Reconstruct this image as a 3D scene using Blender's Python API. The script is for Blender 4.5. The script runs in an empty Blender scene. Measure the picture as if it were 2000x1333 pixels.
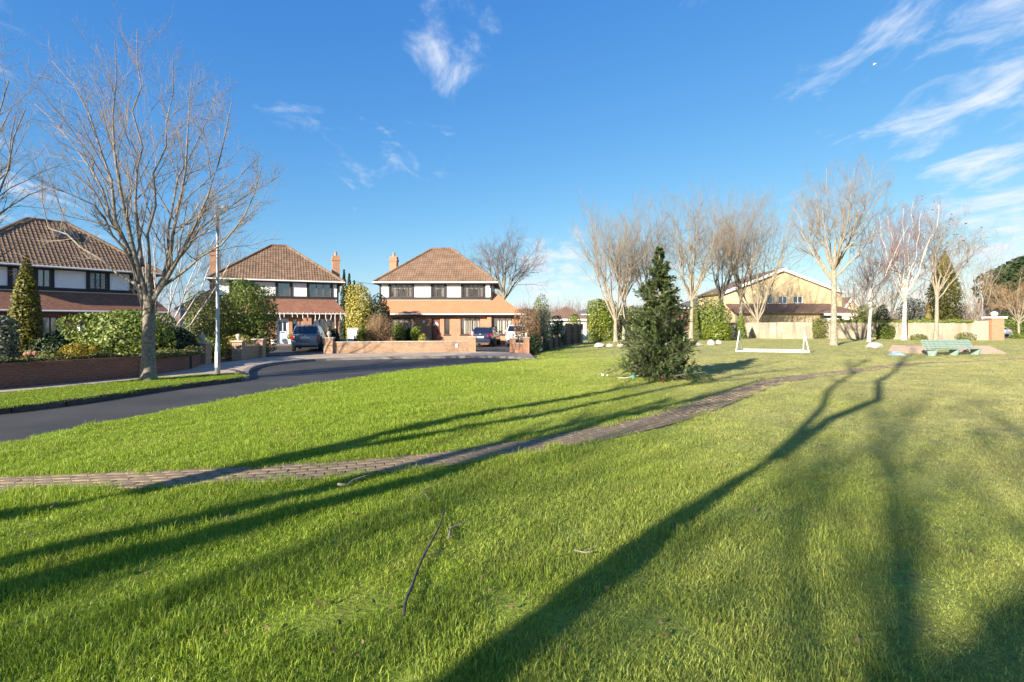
import bpy, bmesh, math, random
import numpy as np
from mathutils import Vector, Matrix
R = math.radians
sc = bpy.context.scene
COL = sc.collection

# ------------------------------------------------------------------ camera, sky, sun, exposure
CAMZ, FPX, HORIZ = 1.9, 1000.0, 630.0
cam = bpy.data.cameras.new('camera'); camo = bpy.data.objects.new('camera', cam); COL.objects.link(camo)
camo.location = (0, 0, CAMZ); camo.rotation_euler = (R(90), 0, 0)
cam.sensor_width = 36; cam.lens = 18; cam.shift_y = -36.5 / 2000; cam.clip_end = 5000; cam.clip_start = 0.05
sc.camera = camo
SUN_EL = 20.0
AX, AY = 0.639, 0.769                       # horizontal direction in which shadows fall
sun = bpy.data.lights.new('sun', 'SUN'); suno = bpy.data.objects.new('sun', sun); COL.objects.link(suno)
sun.energy = 5.0; sun.angle = R(0.5); sun.color = (1.0, 0.90, 0.75)
sd = Vector((AX * math.cos(R(SUN_EL)), AY * math.cos(R(SUN_EL)), -math.sin(R(SUN_EL))))
suno.rotation_euler = sd.to_track_quat('-Z', 'Y').to_euler(); suno.location = (-20, -25, 20)
sc.view_settings.view_transform = 'Standard'; sc.view_settings.look = 'None'
sc.view_settings.exposure = 1.45; sc.view_settings.gamma = 1.0

def nodes(tree): return tree.nodes, tree.links
W = bpy.data.worlds.new('World'); sc.world = W; W.use_nodes = True
def build_world():
    N, L = nodes(W.node_tree); N.clear()
    out = N.new('ShaderNodeOutputWorld'); bg = N.new('ShaderNodeBackground'); bg.inputs[1].default_value = 0.137
    sky = N.new('ShaderNodeTexSky'); sky.sky_type = 'NISHITA'; sky.sun_disc = False
    sky.sun_elevation = R(SUN_EL); sky.sun_rotation = math.atan2(-AX, -AY)
    sky.air_density = 1.0; sky.dust_density = 0.2; sky.ozone_density = 1.6; sky.altitude = 0
    # colour response of the picture's sky: deep saturated blue overhead, pale blue (not burnt out) at the horizon
    sr = N.new('ShaderNodeSeparateColor'); hs = N.new('ShaderNodeCombineColor'); L.new(sky.outputs[0], sr.inputs[0])
    for i, (ref, val, gm) in enumerate(((1.16, .23, 1.2), (1.8, .78, .80), (3.04, 1.98, .38))):
        dv = N.new('ShaderNodeMath'); dv.operation = 'DIVIDE'; dv.inputs[1].default_value = ref; L.new(sr.outputs[i], dv.inputs[0])
        pw_ = N.new('ShaderNodeMath'); pw_.operation = 'POWER'; pw_.inputs[1].default_value = gm; L.new(dv.outputs[0], pw_.inputs[0])
        ml = N.new('ShaderNodeMath'); ml.operation = 'MULTIPLY'; ml.inputs[1].default_value = val; L.new(pw_.outputs[0], ml.inputs[0]); L.new(ml.outputs[0], hs.inputs[i])
    # thin cirrus: noise on the sky plane (direction / height), present in drifts
    tc = N.new('ShaderNodeTexCoord'); sep = N.new('ShaderNodeSeparateXYZ'); L.new(tc.outputs['Generated'], sep.inputs[0])
    def math_(op, a, b=None, clamp=False):
        m = N.new('ShaderNodeMath'); m.operation = op; m.use_clamp = clamp
        for i, v in enumerate((a, b)):
            if v is None: continue
            if isinstance(v, (int, float)): m.inputs[i].default_value = v
            else: L.new(v, m.inputs[i])
        return m.outputs[0]
    zc = math_('MAXIMUM', sep.outputs[2], 0.0); zd = math_('ADD', zc, 0.12)
    u = math_('DIVIDE', sep.outputs[0], zd); v = math_('DIVIDE', sep.outputs[1], zd)
    cx = N.new('ShaderNodeCombineXYZ'); L.new(u, cx.inputs[0]); L.new(v, cx.inputs[1])
    mp = N.new('ShaderNodeMapping'); mp.inputs['Rotation'].default_value = (0, 0, R(12)); mp.inputs['Scale'].default_value = (1.7, 0.9, 1)
    L.new(cx.outputs[0], mp.inputs[0])
    n1 = N.new('ShaderNodeTexNoise'); n1.inputs['Scale'].default_value = 2.6; n1.inputs['Detail'].default_value = 9; n1.inputs['Roughness'].default_value = 0.62
    n1.inputs['Distortion'].default_value = 0.5
    L.new(mp.outputs[0], n1.inputs['Vector'])
    # drifts: places in the sky where the cirrus gathers (directions), plus a low broken bank all round the horizon
    def drift(px, py, rad, amp):
        d = Vector(((px - 1000) / FPX, 1, (HORIZ - py) / FPX)).normalized()
        dp = N.new('ShaderNodeVectorMath'); dp.operation = 'DOT_PRODUCT'; dp.inputs[1].default_value = d
        nm = N.new('ShaderNodeVectorMath'); nm.operation = 'NORMALIZE'; L.new(tc.outputs['Generated'], nm.inputs[0]); L.new(nm.outputs[0], dp.inputs[0])
        mr = N.new('ShaderNodeMapRange'); mr.interpolation_type = 'SMOOTHSTEP'
        mr.inputs[1].default_value = math.cos(R(rad)); mr.inputs[2].default_value = 1.0; mr.inputs[3].default_value = 0; mr.inputs[4].default_value = amp
        L.new(dp.outputs['Value'], mr.inputs[0]); return mr.outputs[0]
    acc = None
    for a in ((880, 85, 8, .23), (770, 50, 6, .16), (730, 300, 9, .22), (610, 245, 6, .15), (860, 300, 6, .2), (1975, 90, 10, .31), (1880, 220, 9, .27), (2080, 160, 14, .31),
              (2350, 250, 24, .3), (-900, 200, 30, .3), (300, -1500, 40, .25), (2600, -700, 40, .3), (1985, 430, 9, .34), (1080, 530, 7, .36), (1540, 400, 6, .2), (1230, 560, 9, .3), (800, 350, 5, .18)):
        o = drift(*a); acc = o if acc is None else math_('MAXIMUM', acc, o)
    low = N.new('ShaderNodeMapRange'); low.inputs[1].default_value = 0.16; low.inputs[2].default_value = 0.0; low.inputs[3].default_value = 0; low.inputs[4].default_value = .20
    low.interpolation_type = 'SMOOTHSTEP'; L.new(zc, low.inputs[0])
    acc = math_('MAXIMUM', acc, low.outputs[0])
    cl = math_('ADD', n1.outputs[0], acc)
    cr = N.new('ShaderNodeMapRange'); cr.interpolation_type = 'SMOOTHSTEP'
    cr.inputs[1].default_value = 0.70; cr.inputs[2].default_value = 1.02; cr.inputs[3].default_value = 0; cr.inputs[4].default_value = 0.85
    L.new(cl, cr.inputs[0])
    mix = N.new('ShaderNodeMix'); mix.data_type = 'RGBA'
    L.new(cr.outputs[0], mix.inputs[0]); L.new(hs.outputs[0], mix.inputs[6]); mix.inputs[7].default_value = (2.5, 2.65, 2.9, 1)
    L.new(mix.outputs[2], bg.inputs[0]); L.new(bg.outputs[0], out.inputs[0])
build_world()

# ------------------------------------------------------------------ helpers
def P(px, py, z=0.0):
    d = (CAMZ - z) * FPX / (py - HORIZ); return ((px - 1000) / FPX * d, d)
def AT(px, d): return (px - 1000) / FPX * d
def ZAT(py, d): return CAMZ + (HORIZ - py) / FPX * d
rng = np.random.default_rng(7); random.seed(7)

def set_mesh(me, v, f):
    """v (N,3) array, f list of arrays (M,k) of faces"""
    v = np.asarray(v, dtype=np.float32).reshape(-1, 3)
    me.vertices.add(len(v)); me.vertices.foreach_set('co', v.ravel())
    f = [np.asarray(a, dtype=np.int32) for a in f if len(a)]
    nl = sum(a.size for a in f); nf = sum(len(a) for a in f)
    me.loops.add(nl); me.loops.foreach_set('vertex_index', np.concatenate([a.ravel() for a in f]))
    tot = np.concatenate([np.full(len(a), a.shape[1], dtype=np.int32) for a in f])
    st = np.concatenate([[0], np.cumsum(tot)[:-1]]).astype(np.int32)
    me.polygons.add(nf); me.polygons.foreach_set('loop_start', st); me.polygons.foreach_set('loop_total', tot)
    me.update(calc_edges=True)

def link(name, me, mat=None, parent=None, smooth=False):
    o = bpy.data.objects.new(name, me); COL.objects.link(o)
    if mat is not None and not me.materials: me.materials.append(mat)
    if parent is not None: o.parent = parent
    if smooth: me.polygons.foreach_set('use_smooth', np.ones(len(me.polygons), dtype=bool))
    return o

def box_uv(me):
    uv = me.uv_layers.new(name='UVMap')
    n = len(me.loops)
    vi = np.empty(n, dtype=np.int32); me.loops.foreach_get('vertex_index', vi)
    co = np.empty(len(me.vertices) * 3, dtype=np.float32); me.vertices.foreach_get('co', co); co = co.reshape(-1, 3)[vi]
    nf = len(me.polygons); nr = np.empty(nf * 3, dtype=np.float32); me.polygons.foreach_get('normal', nr); nr = np.abs(nr.reshape(-1, 3))
    tot = np.empty(nf, dtype=np.int32); me.polygons.foreach_get('loop_total', tot)
    nl = np.repeat(nr, tot, axis=0); ax = nl.argmax(1)
    out = np.where((ax == 0)[:, None], co[:, [1, 2]], np.where((ax == 1)[:, None], co[:, [0, 2]], co[:, [0, 1]]))
    uv.data.foreach_set('uv', out.astype(np.float32).ravel())

class MB:
    def __init__(s): s.v = []; s.f = []
    def add(s, v, f):
        b = len(s.v); s.v += [tuple(p) for p in v]; s.f += [tuple(b + i for i in q) for q in f]; return s
    def box(s, x0, x1, y0, y1, z0, z1):
        return s.add([(x0, y0, z0), (x1, y0, z0), (x1, y1, z0), (x0, y1, z0), (x0, y0, z1), (x1, y0, z1), (x1, y1, z1), (x0, y1, z1)],
                     [(0, 3, 2, 1), (4, 5, 6, 7), (0, 1, 5, 4), (1, 2, 6, 5), (2, 3, 7, 6), (3, 0, 4, 7)])
    def bar(s, a, b, w, h=None, up=(0, 0, 1)):
        a = Vector(a); b = Vector(b); h = h or w; t = (b - a).normalized(); u = Vector(up)
        if abs(t.dot(u)) > .98: u = Vector((1, 0, 0))
        x = t.cross(u).normalized() * w / 2; y = x.cross(t).normalized() * h / 2
        c = [a - x - y, a + x - y, a + x + y, a - x + y, b - x - y, b + x - y, b + x + y, b - x + y]
        return s.add(c, [(0, 3, 2, 1), (4, 5, 6, 7), (0, 1, 5, 4), (1, 2, 6, 5), (2, 3, 7, 6), (3, 0, 4, 7)])
    def tube(s, pts, rad, k=8, cap=True):
        pts = [Vector(p) for p in pts]; n = len(pts); rr = rad if isinstance(rad, (list, tuple)) else [rad] * n
        vs = []; prev = None
        for i, p in enumerate(pts):
            t = (pts[min(i + 1, n - 1)] - pts[max(i - 1, 0)]).normalized()
            ref = Vector((0, 0, 1)) if abs(t.z) < .95 else Vector((1, 0, 0))
            if prev is not None: ref = prev
            a = (ref - t * ref.dot(t)).normalized(); prev = a; b = t.cross(a)
            for j in range(k):
                th = 2 * math.pi * j / k; vs.append(p + (a * math.cos(th) + b * math.sin(th)) * rr[i])
        fs = [(i * k + j, i * k + (j + 1) % k, (i + 1) * k + (j + 1) % k, (i + 1) * k + j) for i in range(n - 1) for j in range(k)]
        if cap: fs += [tuple(range(k))[::-1], tuple((n - 1) * k + j for j in range(k))]
        return s.add(vs, fs)
    def lathe(s, prof, c=(0, 0, 0), k=14):
        n = len(prof); vs = [(c[0] + r * math.cos(2 * math.pi * j / k), c[1] + r * math.sin(2 * math.pi * j / k), c[2] + z) for r, z in prof for j in range(k)]
        fs = [(i * k + j, i * k + (j + 1) % k, (i + 1) * k + (j + 1) % k, (i + 1) * k + j) for i in range(n - 1) for j in range(k)]
        fs += [tuple(range(k))[::-1], tuple((n - 1) * k + j for j in range(k))]
        return s.add(vs, fs)
    def prism(s, pts, z0, z1):
        n = len(pts)
        return s.add([(x, y, z0) for x, y in pts] + [(x, y, z1) for x, y in pts],
                     [tuple(range(n))[::-1], tuple(range(n, 2 * n))] + [(i, (i + 1) % n, n + (i + 1) % n, n + i) for i in range(n)])
    def build(s, name, mat, parent=None, smooth=False, uv=True, bevel=0):
        me = bpy.data.meshes.new(name); me.from_pydata(s.v, [], s.f)
        bm = bmesh.new(); bm.from_mesh(me)
        if bevel: bmesh.ops.bevel(bm, geom=list(bm.edges), offset=bevel, segments=2, affect='EDGES', profile=.6)
        bmesh.ops.recalc_face_normals(bm, faces=bm.faces); bm.to_mesh(me); bm.free()
        if uv: box_uv(me)
        return link(name, me, mat, parent, smooth)

def thing(name, label, cat, loc=(0, 0, 0), rotz=0.0, group=None):
    o = bpy.data.objects.new(name, None); COL.objects.link(o); o.empty_display_size = .2
    o.location = loc; o.rotation_euler = (0, 0, rotz); return tag(o, label, cat, group)
def tag(o, label, cat, group=None):
    o['label'] = label; o['category'] = cat
    if group: o['group'] = group
    return o
def struct(o): o['kind'] = 'structure'; return o

# ------------------------------------------------------------------ materials
def newmat(name):
    m = bpy.data.materials.new(name); m.use_nodes = True; N, L = nodes(m.node_tree); return m, N, L, N['Principled BSDF']
def noise(N, L, scale, detail=4, vec=None, rough=.55):
    n = N.new('ShaderNodeTexNoise'); n.inputs['Scale'].default_value = scale; n.inputs['Detail'].default_value = detail; n.inputs['Roughness'].default_value = rough
    if vec is not None: L.new(vec, n.inputs['Vector'])
    return n
def ramp(N, L, fac, stops):
    r = N.new('ShaderNodeValToRGB'); e = r.color_ramp.elements
    while len(e) < len(stops): e.new(.5)
    for i, (p, c) in enumerate(stops): e[i].position = p; e[i].color = (*c, 1)
    L.new(fac, r.inputs[0]); return r.outputs[0]
def mixc(N, L, fac, a, b, mode='MIX'):
    m = N.new('ShaderNodeMix'); m.data_type = 'RGBA'; m.blend_type = mode
    for i, v in ((0, fac), (6, a), (7, b)):
        if isinstance(v, (int, float)): m.inputs[i].default_value = v
        elif isinstance(v, tuple): m.inputs[i].default_value = (*v, 1)
        else: L.new(v, m.inputs[i])
    return m.outputs[2]
def bump(N, L, h, strength, dist=.02, bs=None):
    b = N.new('ShaderNodeBump'); b.inputs['Strength'].default_value = strength; b.inputs['Distance'].default_value = dist
    L.new(h, b.inputs['Height'])
    if bs: L.new(b.outputs[0], bs.inputs['Normal'])
    return b
def coord(N, kind='Object'): return N.new('ShaderNodeTexCoord').outputs[kind]
def c2(c, k): return tuple(min(1, x * k) for x in c)

def plain(name, c, rough=.6, var=.25, scale=6, bmp=.15, metal=0.0, spec=.4, dist=.01):
    m, N, L, b = newmat(name); v = coord(N)
    n = noise(N, L, scale, 6, v)
    L.new(ramp(N, L, n.outputs[0], [(.3, c2(c, 1 - var)), (.7, c2(c, 1 + var))]), b.inputs['Base Color'])
    b.inputs['Roughness'].default_value = rough; b.inputs['Metallic'].default_value = metal; b.inputs['Specular IOR Level'].default_value = spec
    if bmp: bump(N, L, noise(N, L, scale * 8, 5, v).outputs[0], bmp, dist, b)
    return m
def brickmat(name, ca, cb, mortar, w=.225, h=.075, mw=.011, dirt=.35, bs=.5, moss=0.0):
    m, N, L, b = newmat(name); uv = coord(N, 'UV')
    t = N.new('ShaderNodeTexBrick'); L.new(uv, t.inputs['Vector'])
    t.inputs['Color1'].default_value = (*ca, 1); t.inputs['Color2'].default_value = (*cb, 1); t.inputs['Mortar'].default_value = (*mortar, 1)
    t.inputs['Scale'].default_value = 1; t.inputs['Mortar Size'].default_value = mw; t.inputs['Brick Width'].default_value = w; t.inputs['Row Height'].default_value = h
    t.inputs['Mortar Smooth'].default_value = .2; t.inputs['Bias'].default_value = -.1
    n = noise(N, L, 1.3, 6, uv, .65); n2 = noise(N, L, 22, 4, uv)
    c = mixc(N, L, ramp(N, L, n.outputs[0], [(.4, (0, 0, 0)), (.72, (dirt,) * 3)]), t.outputs[0], c2(ca, .45))
    c = mixc(N, L, .35, c, ramp(N, L, n2.outputs[0], [(.3, (.35, .35, .35)), (.7, (.8, .8, .8))]), 'OVERLAY')
    if moss: c = mixc(N, L, ramp(N, L, noise(N, L, 2.3, 5, uv).outputs[0], [(.5, (0, 0, 0)), (.7, (moss,) * 3)]), c, (.05, .06, .015))
    L.new(c, b.inputs['Base Color']); b.inputs['Roughness'].default_value = .85
    inv = N.new('ShaderNodeMath'); inv.operation = 'SUBTRACT'; inv.inputs[0].default_value = 1; L.new(t.outputs['Fac'], inv.inputs[1])
    ad = N.new('ShaderNodeMath'); ad.operation = 'ADD'; L.new(inv.outputs[0], ad.inputs[0]); L.new(n2.outputs[0], ad.inputs[1])
    bump(N, L, ad.outputs[0], bs, .01, b); return m
def leafmat(name, ca, cb, rough=.5, trans=.25, spec=.35):
    m, N, L, b = newmat(name); g = N.new('ShaderNodeNewGeometry')
    n = noise(N, L, 1.6, 3, coord(N))
    f = N.new('ShaderNodeMath'); f.operation = 'MULTIPLY_ADD'; L.new(g.outputs['Random Per Island'], f.inputs[0]); f.inputs[1].default_value = .65
    h = N.new('ShaderNodeMath'); h.operation = 'MULTIPLY'; h.inputs[1].default_value = .4; L.new(n.outputs[0], h.inputs[0]); L.new(h.outputs[0], f.inputs[2])
    c = ramp(N, L, f.outputs[0], [(.1, ca), (.9, cb)])
    L.new(c, b.inputs['Base Color']); b.inputs['Roughness'].default_value = rough; b.inputs['Specular IOR Level'].default_value = spec
    t = N.new('ShaderNodeBsdfTranslucent'); L.new(c, t.inputs[0]); mx = N.new('ShaderNodeMixShader'); mx.inputs[0].default_value = trans
    L.new(b.outputs[0], mx.inputs[1]); L.new(t.outputs[0], mx.inputs[2]); L.new(mx.outputs[0], N['Material Output'].inputs[0]); return m
def barkmat(name, ca, cb, scale=9, streak=(1, 1, .25), bs=.6):
    m, N, L, b = newmat(name); mp = N.new('ShaderNodeMapping'); mp.inputs['Scale'].default_value = streak; L.new(coord(N), mp.inputs[0])
    n = noise(N, L, scale, 7, mp.outputs[0], .65)
    L.new(ramp(N, L, n.outputs[0], [(.32, ca), (.66, cb)]), b.inputs['Base Color']); b.inputs['Roughness'].default_value = .9
    bump(N, L, n.outputs[0], bs, .02, b); return m
def glassmat():
    m, N, L, b = newmat('window_glass'); N.remove(b)
    t = N.new('ShaderNodeBsdfTransparent'); t.inputs[0].default_value = (.97, .97, .97, 1); g = N.new('ShaderNodeBsdfGlossy'); g.inputs['Roughness'].default_value = .03
    mx = N.new('ShaderNodeMixShader'); mx.inputs[0].default_value = .14
    L.new(t.outputs[0], mx.inputs[1]); L.new(g.outputs[0], mx.inputs[2]); L.new(mx.outputs[0], N['Material Output'].inputs[0]); return m
def carpaint(name, c):
    m, N, L, b = newmat(name); b.inputs['Base Color'].default_value = (*c, 1); b.inputs['Metallic'].default_value = .35; b.inputs['Roughness'].default_value = .32
    b.inputs['Coat Weight'].default_value = .8; b.inputs['Coat Roughness'].default_value = .05
    n = noise(N, L, 3, 4, coord(N)); L.new(ramp(N, L, n.outputs[0], [(.3, c2(c, .9)), (.7, c2(c, 1.08))]), b.inputs['Base Color']); return m

M = {}
M['brick'] = brickmat('brick_orange', (.42, .18, .09), (.34, .13, .065), (.36, .27, .19))
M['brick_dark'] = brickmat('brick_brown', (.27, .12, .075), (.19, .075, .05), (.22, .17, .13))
M['brick_wall'] = brickmat('brick_garden_wall', (.40, .23, .13), (.31, .16, .09), (.36, .28, .2), moss=.35)
M['brick_yellow'] = brickmat('brick_yellow', (.54, .41, .22), (.48, .355, .18), (.48, .40, .28), dirt=.2)
M['brick_piece'] = plain('brick_piece', (.20, .085, .055), .85, .5, 3.5, .5)
M['mortar'] = plain('mortar', (.20, .17, .14), .95, .3, 5, .4)
M['pent'] = brickmat('plain_tile_orange', (.47, .20, .10), (.42, .17, .085), (.26, .10, .05), w=.165, h=.11, mw=.008, dirt=.2, bs=.4)
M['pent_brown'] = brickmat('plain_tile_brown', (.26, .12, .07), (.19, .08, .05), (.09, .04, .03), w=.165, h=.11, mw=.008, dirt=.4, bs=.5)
M['tile'] = plain('roof_tile', (.195, .122, .078), .85, .28, 1.6, .25)
M['tile_lichen'] = plain('roof_tile_lichen', (.18, .115, .073), .9, .38, 2.4, .3)
M['slate'] = plain('slate', (.13, .125, .125), .7, .3, 3, .3)
M['render_white'] = plain('roughcast_white', (.80, .80, .78), .9, .05, 2, .9, dist=.03)
M['timber'] = plain('dark_timber', (.022, .02, .022), .55, .3, 5, .2)
M['frame_brown'] = plain('window_frame_brown', (.065, .032, .025), .45, .25, 6, .1)
M['frame_grey'] = plain('window_frame_grey', (.12, .10, .085), .45, .2, 6, .1)
M['white_paint'] = plain('white_paint', (.78, .78, .77), .45, .06, 4, .08)
M['upvc_blue'] = plain('door_pale_blue', (.56, .62, .70), .4, .05, 4, .05)
M['door_red'] = plain('door_mahogany', (.17, .055, .035), .35, .25, 8, .1)
M['glass'] = glassmat()
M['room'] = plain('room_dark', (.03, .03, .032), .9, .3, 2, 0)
M['curtain'] = plain('curtain_cream', (.66, .62, .53), .9, .12, 9, .1)
M['blind'] = plain('slatted_blind', (.10, .09, .075), .7, .15, 12, .1)
M['lead'] = plain('lead_came', (.05, .05, .052), .5, .2, 8, 0)
M['clay'] = plain('clay_pot', (.42, .20, .12), .8, .25, 5, .2)
M['asphalt'] = None
M['concrete'] = plain('pavement_concrete', (.40, .31, .235), .9, .22, 1.6, .3)
M['kerb'] = plain('kerb_concrete', (.20, .18, .155), .9, .22, 3, .3)
M['kerb_dark'] = plain('kerb_brick', (.085, .065, .058), .9, .35, 6, .4)
M['cap'] = plain('cap_stone', (.42, .36, .29), .9, .25, 5, .4)
M['stone'] = plain('boulder', (.46, .41, .36), .95, .3, 3, .8, dist=.04)
M['soil'] = plain('soil', (.075, .055, .038), .95, .4, 3, .6, dist=.04)
M['wall_render'] = None
M['galv'] = plain('galvanised_steel', (.34, .37, .39), .5, .15, 4, .05, metal=.5)
M['iron'] = plain('black_iron', (.02, .02, .02), .5, .2, 8, .1)
M['bench_green'] = plain('bench_green_paint', (.22, .30, .255), .6, .25, 7, .12)
M['rubber'] = plain('tyre_rubber', (.02, .02, .02), .85, .2, 9, .1)
M['alloy'] = plain('alloy_wheel', (.45, .46, .47), .3, .1, 6, 0, metal=.8)
M['black_plastic'] = plain('black_plastic', (.025, .025, .028), .5, .2, 6, .05)
M['carglass'] = plain('car_glass', (.012, .016, .022), .06, .2, 2, 0, spec=.9)
M['red_lens'] = plain('red_lens', (.42, .015, .02), .15, .15, 9, 0, spec=.6)
M['plate'] = plain('number_plate', (.75, .75, .73), .4, .05, 5, 0)
M['silver'] = carpaint('paint_silver_blue', (.17, .20, .23)); M['navy'] = carpaint('paint_navy', (.012, .02, .055)); M['carwhite'] = carpaint('paint_white', (.78, .78, .78))
M['fence_wood'] = plain('weathered_fence', (.13, .095, .07), .9, .35, 4, .5)
M['bark'] = barkmat('bark_grey', (.085, .072, .055), (.28, .245, .19), 12, (1, 1, 1.6), .9); M['twig'] = barkmat('twig_tan', (.15, .12, .095), (.27, .22, .165), 3)
M['bark_dark'] = barkmat('bark_dark', (.025, .022, .02), (.10, .09, .075), 20)
M['bark_pale'] = barkmat('bark_pale', (.15, .125, .09), (.37, .315, .23), 10, (1, 1, .5), .8); M['twig_pale'] = barkmat('twig_pale', (.17, .125, .085), (.30, .23, .155), 3)
M['birch'] = barkmat('bark_birch', (.30, .24, .20), (.70, .64, .58), 7, (.6, .6, 2.2)); M['twig_red'] = barkmat('twig_reddish', (.16, .085, .075), (.27, .155, .12), 3)
M['twig_purple'] = barkmat('twig_purple', (.09, .062, .055), (.17, .115, .10), 3)
M['twig_brown'] = barkmat('twig_brown', (.25, .15, .08), (.42, .28, .16), 5)
M['leaf_green'] = leafmat('leaf_green', (.05, .09, .012), (.23, .28, .05)); M['leaf_dark'] = leafmat('leaf_dark', (.012, .028, .010), (.045, .075, .02))
M['leaf_olive'] = leafmat('leaf_olive', (.06, .08, .018), (.22, .23, .06)); M['leaf_yellow'] = leafmat('leaf_yellow', (.22, .20, .03), (.50, .43, .10))
M['leaf_laurel'] = leafmat('leaf_laurel', (.05, .10, .012), (.24, .27, .035), .35); M['leaf_grey'] = leafmat('leaf_grey', (.08, .10, .07), (.20, .22, .15))
M['leaf_gold'] = leafmat('leaf_gold', (.16, .13, .012), (.36, .27, .02)); M['leaf_thuja'] = leafmat('leaf_thuja', (.05, .06, .008), (.20, .18, .02))
M['leaf_brown'] = leafmat('leaf_brown', (.16, .085, .035), (.34, .21, .10)); M['needle'] = leafmat('needle', (.032, .062, .02), (.16, .205, .075), .35, .2)
M['dead_leaf'] = leafmat('dead_leaf', (.10, .065, .03), (.22, .15, .075)); M['flower'] = leafmat('flower_dead', (.40, .2, .12), (.55, .33, .22))

def asphalt():
    m, N, L, b = newmat('asphalt'); v = coord(N)
    n = noise(N, L, .45, 6, v, .6); n2 = noise(N, L, 70, 3, v); vo = N.new('ShaderNodeTexVoronoi'); vo.inputs['Scale'].default_value = 3.0; L.new(v, vo.inputs['Vector'])
    c = ramp(N, L, n.outputs[0], [(.28, (.026, .024, .022)), (.5, (.042, .039, .035)), (.72, (.07, .063, .055))])
    c = mixc(N, L, .5, c, ramp(N, L, n2.outputs[0], [(.3, (.3, .3, .3)), (.75, (.75, .75, .75))]), 'OVERLAY')
    c = mixc(N, L, ramp(N, L, vo.outputs[0], [(0, (.9,) * 3), (.05, (0, 0, 0))]), c, (.24, .19, .11))       # litter specks
    v2 = N.new('ShaderNodeTexVoronoi'); v2.feature = 'DISTANCE_TO_EDGE'; v2.inputs['Scale'].default_value = .32; wn = noise(N, L, 1.5, 4, v); wv = mixc(N, L, .18, v, wn.outputs[1]); L.new(wv, v2.inputs['Vector'])
    c = mixc(N, L, ramp(N, L, v2.outputs[0], [(0, (.75,) * 3), (.008, (0, 0, 0))]), c, (.014, .013, .012))   # sealed cracks
    L.new(c, b.inputs['Base Color']); b.inputs['Roughness'].default_value = .72; bump(N, L, n2.outputs[0], .5, .006, b); return m
M['asphalt'] = asphalt()
def wallrender():
    m, N, L, b = newmat('stained_render'); v = coord(N); n = noise(N, L, .5, 7, v, .7)
    mp = N.new('ShaderNodeMapping'); mp.inputs['Scale'].default_value = (1, 1, .12); L.new(v, mp.inputs[0]); n2 = noise(N, L, 2.2, 5, mp.outputs[0])
    c = ramp(N, L, n.outputs[0], [(.32, (.24, .195, .14)), (.68, (.38, .325, .245))]); c = mixc(N, L, ramp(N, L, n2.outputs[0], [(.48, (0, 0, 0)), (.68, (.8,) * 3)]), c, (.15, .12, .085))
    L.new(c, b.inputs['Base Color']); b.inputs['Roughness'].default_value = .92; bump(N, L, noise(N, L, 30, 5, v).outputs[0], .5, .01, b); return m
M['wall_render'] = wallrender()
def grasscol(N, L):
    """lush towards the road, drier and shorter towards the worn middle of the green; by place in the field"""
    g = N.new('ShaderNodeNewGeometry'); sp = N.new('ShaderNodeSeparateXYZ'); L.new(g.outputs['Position'], sp.inputs[0])
    n = noise(N, L, .35, 5, g.outputs['Position'], .6); n2 = noise(N, L, 1.9, 4, g.outputs['Position'])
    a = N.new('ShaderNodeMath'); a.operation = 'MULTIPLY_ADD'; L.new(sp.outputs[0], a.inputs[0]); a.inputs[1].default_value = .10
    nn = N.new('ShaderNodeMath'); nn.operation = 'MULTIPLY_ADD'; L.new(n.outputs[0], nn.inputs[0]); nn.inputs[1].default_value = .9; nn.inputs[2].default_value = -.22; L.new(nn.outputs[0], a.inputs[2])
    c = ramp(N, L, a.outputs[0], [(.08, (.26, .355, .036)), (.45, (.35, .405, .085)), (.95, (.42, .41, .17))])
    return mixc(N, L, ramp(N, L, n2.outputs[0], [(.55, (0, 0, 0)), (.75, (.45,) * 3)]), c, (.36, .34, .085)), g
def lawnmat():
    m, N, L, b = newmat('lawn_ground'); c, g = grasscol(N, L); n = noise(N, L, 26, 5, g.outputs['Position'], .7); n3 = noise(N, L, 4, 5, g.outputs['Position'])
    c = mixc(N, L, ramp(N, L, n.outputs[0], [(.3, (.75,) * 3), (.62, (0, 0, 0))]), c, (.12, .135, .035))
    c = mixc(N, L, ramp(N, L, n3.outputs[0], [(.62, (0, 0, 0)), (.75, (.6,) * 3)]), c, (.20, .15, .07))
    L.new(c, b.inputs['Base Color']); b.inputs['Roughness'].default_value = .95; b.inputs['Specular IOR Level'].default_value = .1; bump(N, L, n.outputs[0], 1, .05, b); return m
M['lawn'] = lawnmat()
def blademat():
    m, N, L, b = newmat('grass_blade'); c, g = grasscol(N, L)
    v = ramp(N, L, g.outputs['Random Per Island'], [(0, (.30,) * 3), (.5, (.5,) * 3), (.86, (.70,) * 3), (1, (.86, .72, .52))]); c = mixc(N, L, 1.0, c, v, 'OVERLAY')
    L.new(c, b.inputs['Base Color']); b.inputs['Roughness'].default_value = .45; b.inputs['Specular IOR Level'].default_value = .3
    t = N.new('ShaderNodeBsdfTranslucent'); L.new(c, t.inputs[0]); mx = N.new('ShaderNodeMixShader'); mx.inputs[0].default_value = .38
    L.new(b.outputs[0], mx.inputs[1]); L.new(t.outputs[0], mx.inputs[2]); L.new(mx.outputs[0], N['Material Output'].inputs[0]); return m
M['blade'] = blademat()
M['paver'] = plain('paver', (.225, .165, .10), .92, .5, 3, .5)
M['bankbrick'] = brickmat('bank_paving', (.36, .26, .19), (.30, .21, .155), (.25, .2, .15), dirt=.4)

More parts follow.
